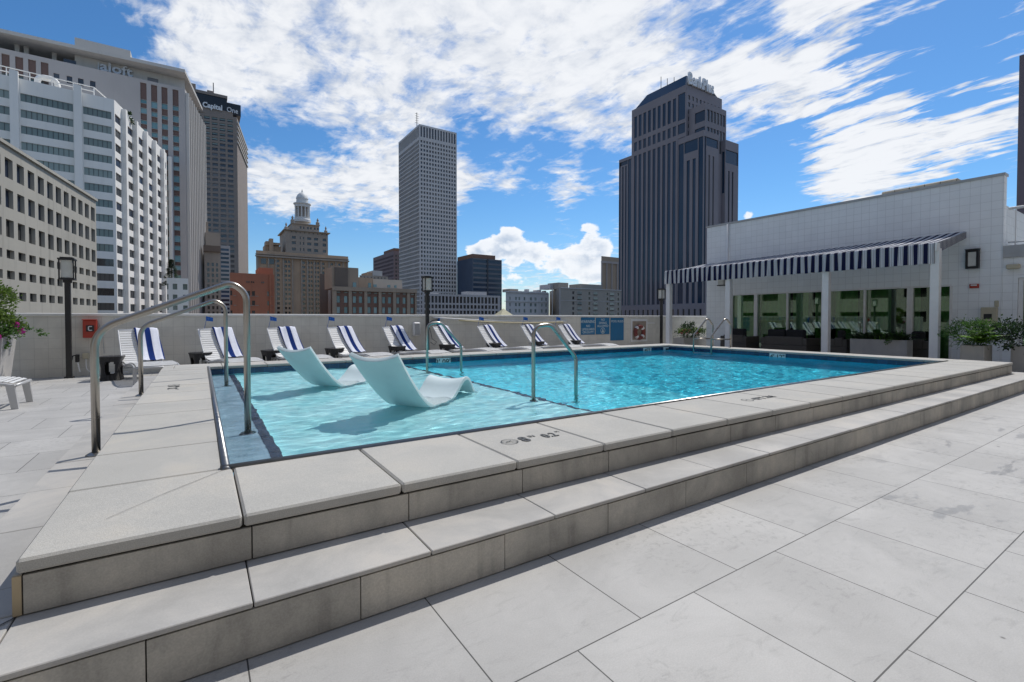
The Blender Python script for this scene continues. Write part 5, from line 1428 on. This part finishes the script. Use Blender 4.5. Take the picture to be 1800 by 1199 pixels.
for u in(518,563):
    b.lathe([(1.,0),(1.,1.6),(.4,2.2),(.6,3.0),(.1,4.)],GX(u+1),YG+7,8,0,GZ(390.6))
b.build('urn_finial',[lime2],B.t)
ccx,ccy=GX(540.3),YG+13;S=GX(541)-GX(540);z_=lambda v:atY(540,v,YG+13)[2]
marb=mat('cupola_white_stone',(.62,.62,.60),.6,0,.05,world=True)
cu=MB();r_=S*13.8
b=MB();b.lathe([(r_*1.12,z_(392)),(r_*1.12,z_(388)),(r_*1.04,z_(386.5)),(r_*1.04,z_(384))],ccx,ccy,28);b.build('cupola_base',[marb],B.t,True,30)
b=MB();b.lathe([(r_*.66,z_(384)),(r_*.66,z_(365))],ccx,ccy,20);b.build('cupola_drum',[lime2],B.t,True,30)
for k in range(12):
    a=2*math.pi*(k+.5)/12;b=MB();b.lathe([(r_*.10,z_(384)),(r_*.085,z_(366))],ccx+r_*.9*math.cos(a),ccy+r_*.9*math.sin(a),8);b.build('column',[marb],B.t,True,40)
b=MB();b.lathe([(r_*1.0,z_(366)),(r_*1.02,z_(362)),(r_*1.16,z_(361)),(r_*1.16,z_(359.5)),(r_*.80,z_(358.8)),(r_*.76,z_(352)),(r_*.82,z_(351)),(r_*.76,z_(348.5)),(r_*.62,z_(344.5)),(r_*.36,z_(341)),(r_*.12,z_(339.6)),(r_*.08,z_(337)),(r_*.02,z_(334))],ccx,ccy,28);b.build('dome',[marb],B.t,True,25)
b=MB();q0=GX(467);b.box(GX(468),GX(497),YG+6,YG+14,GZ(446),GZ(434));b.box(GX(476),GX(482.5),YG+3,YG+8,GZ(446),GZ(423));b.box(GX(470),GX(476),YG+5,YG+12,GZ(434),GZ(427));b.box(GX(483),GX(495),YG+5,YG+12,GZ(432.8),GZ(428.5))
b.build('roof_tower',[lime],B.t)
# --- narrow infill block between bank tower and tan block
infm=wallm('dark_brown_render',(.16,.125,.10),.06,.2)
B,xa,xb,zt=front('narrow_infill_building','narrow dark brown building with one pale pilaster',170,562,584,482,[],[],infm,[gdark],20);B.finish()
b=MB();xq=atY(576,500,170)[0];xw=atY(580.5,500,170)[0];b.box(xq,xw,169.4,169.99,ZG,zt);b.build('pilaster',[lime2],B.t)
# --- H: orange brick
orange=wallm('orange_painted_brick',(.40,.155,.09),.06,.25,streak=.1)
cols=[(405,408.5),(434.5,440),(443,448.5),(470,473)];rows=[(511.5,520),(528.5,536.5),(546,554)]
B,xa,xb,zt=front('orange_brick_building','orange brick building with paired small windows',150,404,482,481,cols,rows,[orange,lime2],[gdark],26,.3,uref=440)
B.face((atY(434,540,149.8)[0],149.8),(atY(434.2,540,149.8)[0],149.8),0,.01,[]);B.finish()
b=MB();b.box(atY(455,475,155)[0],atY(480,475,155)[0],155,165,zt-2,atY(470,471,155)[2]);b.box(atY(474,475,149)[0],atY(477,475,149)[0],149.5,149.98,ZG,zt+.2);b.build('roof_stack',[orange],B.t)
b=MB()
for u in(433,436.5,441,444.5,459,462): b.box(atY(u,483,149.9)[0],atY(u+2,483,149.9)[0],149.85,149.98,atY(440,497,150)[2],atY(440,494.5,150)[2])
b.build('vent_slots',[gdark],B.t)
b=MB()
for ua,ub in cols:
    for va,vb in rows: b.box(atY(ua-.6,0,149.9)[0],atY(ub+.6,0,149.9)[0],149.8,149.98,atY(440,vb+1,150)[2],atY(440,vb,150)[2])
b.build('window_sills',[lime2],B.t)
# --- I: tan block with pale green blinds
tan=wallm('tan_stone',(.36,.28,.21),.06,.2,streak=.1);redb=wallm('red_brown_brick',(.20,.115,.085),.08,.4)
cols=[(592,598),(605,611),(620.5,626.5),(631,637),(646,652),(657,663),(672,677.5),(682,688),(697,702.5),(708,713.5),(722,727.5)]
B,xa,xb,zt=front('tan_building','tan stone building with pale green blinds in its windows',140,584,731,508,cols,[(521.5,533),(540,551),(558,568)],[redb,tan],[gteal],24,.25,uref=655)
B.finish()
X=lambda u,Y=139.9:atY(u,520,Y)[0];Z_=lambda v,u=655:atY(u,v,140)[2]
b=MB()
for ua,ub in((584,591),(612.5,618),(640,645),(665,670),(690.5,695.5),(715,720),(729,731.5)): b.box(X(ua),X(ub),139.5,139.985,ZG,Z_(513))
b.build('pilaster',[tan],B.t)
b=MB();b.box(X(583.5),X(732),139.3,139.99,Z_(512.9),Z_(506));b.build('parapet_band',[tan],B.t)
b=MB()
for ua,ub in cols: b.box(X(ua),X(ub),139.86,139.99,Z_(516.5),Z_(514.5))
b.build('vent_slots',[gdark],B.t)
def sub(B,Y,u0,u1,va,vb,cols,rows,m,depth=10,name='upper_block',g=None):
    bb=MB();x0=atY(u0,vb,Y)[0];x1=atY(u1,vb,Y)[0];um=(u0+u1)/2
    bb.box(x0,x1,Y,Y+depth,atY(um,va,Y)[2],atY(um,vb,Y)[2]);bb.build(name,[m],B.t)
    for ua,ub in cols:
        for v0,v1 in rows:
            w=MB();w.box(atY(ua,v0,Y)[0],atY(ub,v0,Y)[0],Y-.12,Y-.02,atY(um,v1,Y)[2],atY(um,v0,Y)[2]);w.build('window',[g or gteal],B.t)
sub(B,141,584,630,507,470,[(592,598),(620,626)],[(496,506.5)],tan)
sub(B,141.5,630.2,655,507,488,[(647,652)],[(497.5,508-.5)],lime)
sub(B,142,655.5,707,507,491.5,[(656,662),(681,686),(693,697)],[(501,505.5)],wallm('cream_render',(.58,.50,.40),.04,.2))
b=MB();b.box(X(589,140.5),X(612,140.5),140.6,140.98,Z_(505.5),Z_(473));b.build('brick_panel',[infm],B.t)
# --- J cornice building and striped block
B,xa,xb,zt=front('corniced_building','narrow tan building with a heavy dark cornice behind the handrail',205,359,387,443,[(365,369),(373,377),(380.5,384)],[(462+9.5*k,468+9.5*k) for k in range(10)],[lime2],[gdark],25,.3,uref=372);B.finish()
b=MB();b.box(atY(357.5,445,204)[0],atY(388,445,204)[0],203.9,208,zt,zt+2.2);b.build('cornice',[infm],B.t)
sub(B,212,361,387,442.5,409,[],[],lime2,16);sub(B,216,360,366,410,390,[],[],lime2,8,'roof_stack')
stripe=wallm('blue_grey_panels',(.30,.34,.40),.05,.2)
B,xa,xb,zt=front('striped_block','blue grey banded block behind the tan corniced building',235,387.5,404.5,432,[(389,403.5)],[(437+7.4*k,441+7.4*k) for k in range(16)],[podw],[gblue],25,.2,uref=396);B.finish()
# --- K small white block + roof tree
B,xa,xb,zt=front('small_white_building','small white building with a conifer on its roof',118,293,331,489,[(294,296.5),(304,312),(322,330)],[(499,509),(518,527),(537,545)],[whitec],[ggreen,gblue],14,.25,uref=312,mull=1.2);B.finish()
q=atY(302,487,128)
t=thing('conifer_tree','dark conifer rising behind the small white building','tree',(q[0],128,zt-2))
b=MB();ztr=atY(302,456,128)[2]
rr=random.Random(8)
for k in range(1500):
    f=rr.random();r=(1-f)**.8*1.55*rr.uniform(.5,1)*(1+.25*math.sin(f*22));a=rr.uniform(0,6.28);z=zt-1+(ztr-zt+1)*f;p=Vector((q[0]+r*math.cos(a),128+r*math.sin(a),z));d=Vector((math.cos(a),math.sin(a),rr.uniform(-.5,.1)))*.5;s=Vector((-math.sin(a),math.cos(a),.3))*.12
    b.quad(p-s,p+d*.5-s*.2,p+d,p+s)
b.build('crown',M['leaf2'],t)
b=MB();b.tube([(q[0],128,zt-3),(q[0],128,ztr-1)],[.25,.05],6);b.build('trunk',M['bark'],t)
# --- L purple office
pur=wallm('mauve_panels',(.20,.155,.165),.05,.1)
Yl=470.;xc=atY(692,441,Yl)[0];zc_=atY(692,441,Yl)[2];yl=atX(656,460,xc)[1]
B=Bld('mauve_office_block','mauve office block half hidden behind the gridded tower',(xc,Yl),[pur],[gdark])
B.abox(xc,xc+22,Yl,yl,ZG,zc_,[(1.5+3.2*k,3.6+3.2*k,zc_-6-4*j,zc_-3.8-4*j,0) for k in range(int((yl-Yl-2)/3.2)) for j in range(14)],[(1.5+3.2*k,3.6+3.2*k,zc_-6-4*j,zc_-3.8-4*j,0) for k in range(6) for j in range(14)],rec=.4);B.finish()
b=MB();b.box(xc+1,xc+14,Yl+2,Yl+(yl-Yl)*.5,zc_,zc_+3.2);b.build('roof_plant',[redb],B.t)
B,xa,xb,zt=front('low_grey_building','low grey building stepped below the mauve block',240,632,682,485,[(634+6*k,636+6*k) for k in range(8)],[(487,489.5)],[lime2],[gdark],20,.3,uref=655);B.finish()
sub(B,241,655,672,485,476,[],[],pale);sub(B,241.5,645,655,485,479,[],[],lime)
# --- N dark blue banded block
Yn=352.;xc=atY(831,446,Yn)[0];zn=atY(831,446,Yn)[2];yn=atX(804,458,xc)[1];xe=atY(882,450,Yn)[0]
dk=wallm('dark_slate_cladding',(.05,.055,.065),.05,.1,spec=.5)
B=Bld('dark_banded_office','dark blue office block with pale horizontal bands',(xc,Yn),[dk,wallm('slate_bands',(.13,.14,.16),.05,.1)],[gtown])
B.abox(xc,xe,Yn,yn,ZG,zn-3.5,[],[(.4,xe-xc-.4,zn-7-4*j,zn-4.6-4*j,0) for j in range(16)],m=1,rec=.3);B.finish()
b=MB();b.box(xc-.3,xc-.02,Yn,yn,ZG,zn-3.5);b.build('glass_side',[mat('navy_glass_side',(.03,.055,.10),.5,0,.1,.1,world=True)],B.t)
b=MB();b.box(xc+.01,xc+(xe-xc)*.78,Yn+.5,yn,zn-3.49,zn);b.build('roof_plant',[redb],B.t)
b=MB();b.box(xc+(xe-xc)*.48,xc+(xe-xc)*.52,Yn-.4,Yn-.02,ZG,zn-3.5);b.build('recess_line',[dk],B.t)
# --- O white low block
offw=wallm('off_white_plaster',(.50,.50,.50),.04,.1)
cols=[(895.5,897.5),(905.5,908.5),(911.5,914.5),(920.5,923.5),(931.5,935),(939.5,943),(951,954),(958.5,961.5)]
B,xa,xb,zt=front('white_low_building','low off-white building with small paired windows',170,889,965,514,cols,[(522.5,528),(533,538.5),(543.5,549.5)],[offw],[ggreen],26,.3,uref=925)
B.finish()
sub(B,175,896,911,513,508,[],[],lime2,6,'roof_plant')
b=MB();b.box(atY(888.5,514,169)[0],atY(965,514,169)[0],169.6,169.99,atY(925,530.8,170)[2],atY(925,530,170)[2]);b.box(atY(888.5,514,169)[0],atY(965,514,169)[0],169.5,169.99,zt-.3,zt+.3)
b.build('string_course',[offw],B.t)
rr=random.Random(5)
for k in range(9):
    u=914+rr.uniform(0,48);q=atY(u,512,176);h=rr.uniform(.6,1.9);b=MB();b.box(q[0]-rr.uniform(.3,.9),q[0]+rr.uniform(.2,1),176,178,zt,zt+h);b.build('roof_unit',[podw],B.t)
# --- P grey beige apartment block
gb=wallm('grey_beige_render',(.32,.295,.26),.05,.15)
Yp=160
cols=[(1006,1009.5),(1034,1037.5),(1066,1069),(1085,1088)];rows=[(513,518),(522,527),(531,536),(540,545),(549,554)]
B,xa,xb,zt=front('apartment_block','grey beige apartment block with white-framed window bays',Yp,985,1092,508.5,cols,rows,[gb,podw],[gdark,ggreen],24,.3,uref=1030,ul=966)
B.finish()
for (ua,ub) in((1015,1022),(1043,1050),(1072,1079)):
    for va,vb in rows:
        w=MB();x0=atY(ua,va,Yp)[0];x1=atY(ub,va,Yp)[0];z1=atY(1030,va-.3,Yp)[2];z0=atY(1030,vb-.7,Yp)[2]
        w.box(x0,x1,Yp-.12,Yp-.02,z0,z1,0);
        for q in(0,.33,.66,1): w.box(x0+(x1-x0)*q-.05,x0+(x1-x0)*q+.05,Yp-.2,Yp-.125,z0,z1,1)
        w.box(x0,x1,Yp-.2,Yp-.125,z1-.1,z1,1);w.box(x0,x1,Yp-.3,Yp-.02,z0-.25,z0-.05,2);w.build('bay_window',[ggreen,podw,M['black']],B.t)
b=MB()
for v in(528.7,): b.box(xa,xb,Yp-.12,Yp-.005,atY(1030,v+.7,Yp)[2],atY(1030,v,Yp)[2])
b.box(xa,xb,Yp-.3,Yp-.005,zt-.15,zt+.25)
for u in(984.5,971): b.box(atY(u,0,Yp)[0],atY(u+1,0,Yp)[0],Yp-.1,Yp-.004,ZG,zt-.2)
b.build('string_course',[podw],B.t)
sub(B,166,982,999,508,497,[],[],gb,8,'roof_plant');sub(B,170,967,980,508,500,[],[],podw,8,'roof_plant');sub(B,168,1020,1059,508,500,[],[],gb,8,'roof_plant')
# --- Q ribbed beige tower
B,xa,xb,zt=front('ribbed_beige_tower','beige tower with pale vertical ribs beside the glass tower',230,1057,1095,452,[],[],[wallm('beige_ribbed',(.42,.36,.28),.05,.1),podw],[gdark],30);B.finish()
b=MB()
for u in(1056.5,1065.5,1074.5,1084):
    b.box(atY(u,460,230)[0],atY(u+1.2,460,230)[0],229.4,229.99,ZG,atY(1075,464,230)[2])
b.box(xa-.3,xb,229.3,229.99,atY(1075,463.9,230)[2],atY(1075,460,230)[2]);b.build('rib',[podw],B.t)
# --- R tower at right edge
B=Bld('mauve_tower','dark mauve tower slice at the right edge of the view',atH(1792,98,80),[pur],[gdark])
c0=atH(1792,98,80);B.abox(c0[0],c0[0]+45,c0[1]-30,c0[1],ZG,81.2,[(1+3*k,2.6+3*k,76-4*j,78-4*j,0) for k in range(9) for j in range(24)],[],rec=.3);B.finish()
# --- tent roof just beyond the parapet
q0=atY(878,556,60);q1=atY(910,556,60);zp=atY(893,542,60)[2];t=thing('tent_pavilion','pale yellow tent roof peeking over the parapet','tent',((q0[0]+q1[0])/2,60,-2))
b=MB();xm=(q0[0]+q1[0])/2;zb=.2
for a,c in(((q0[0]-1,59),(q1[0]+1,59)),((q1[0]+1,59),(q1[0]+1,64)),((q1[0]+1,64),(q0[0]-1,64)),((q0[0]-1,64),(q0[0]-1,59))): b.tri((a[0],a[1],zb),(c[0],c[1],zb),(xm,61.5,zp))
b.build('tent_cloth',[wallm('tent_canvas',(.55,.50,.33),.03,.5)],t)
b=MB();b.box(q0[0]-.8,q1[0]+.8,59.2,63.8,ZG,zb-.05);b.build('tent_base',[podw],t)
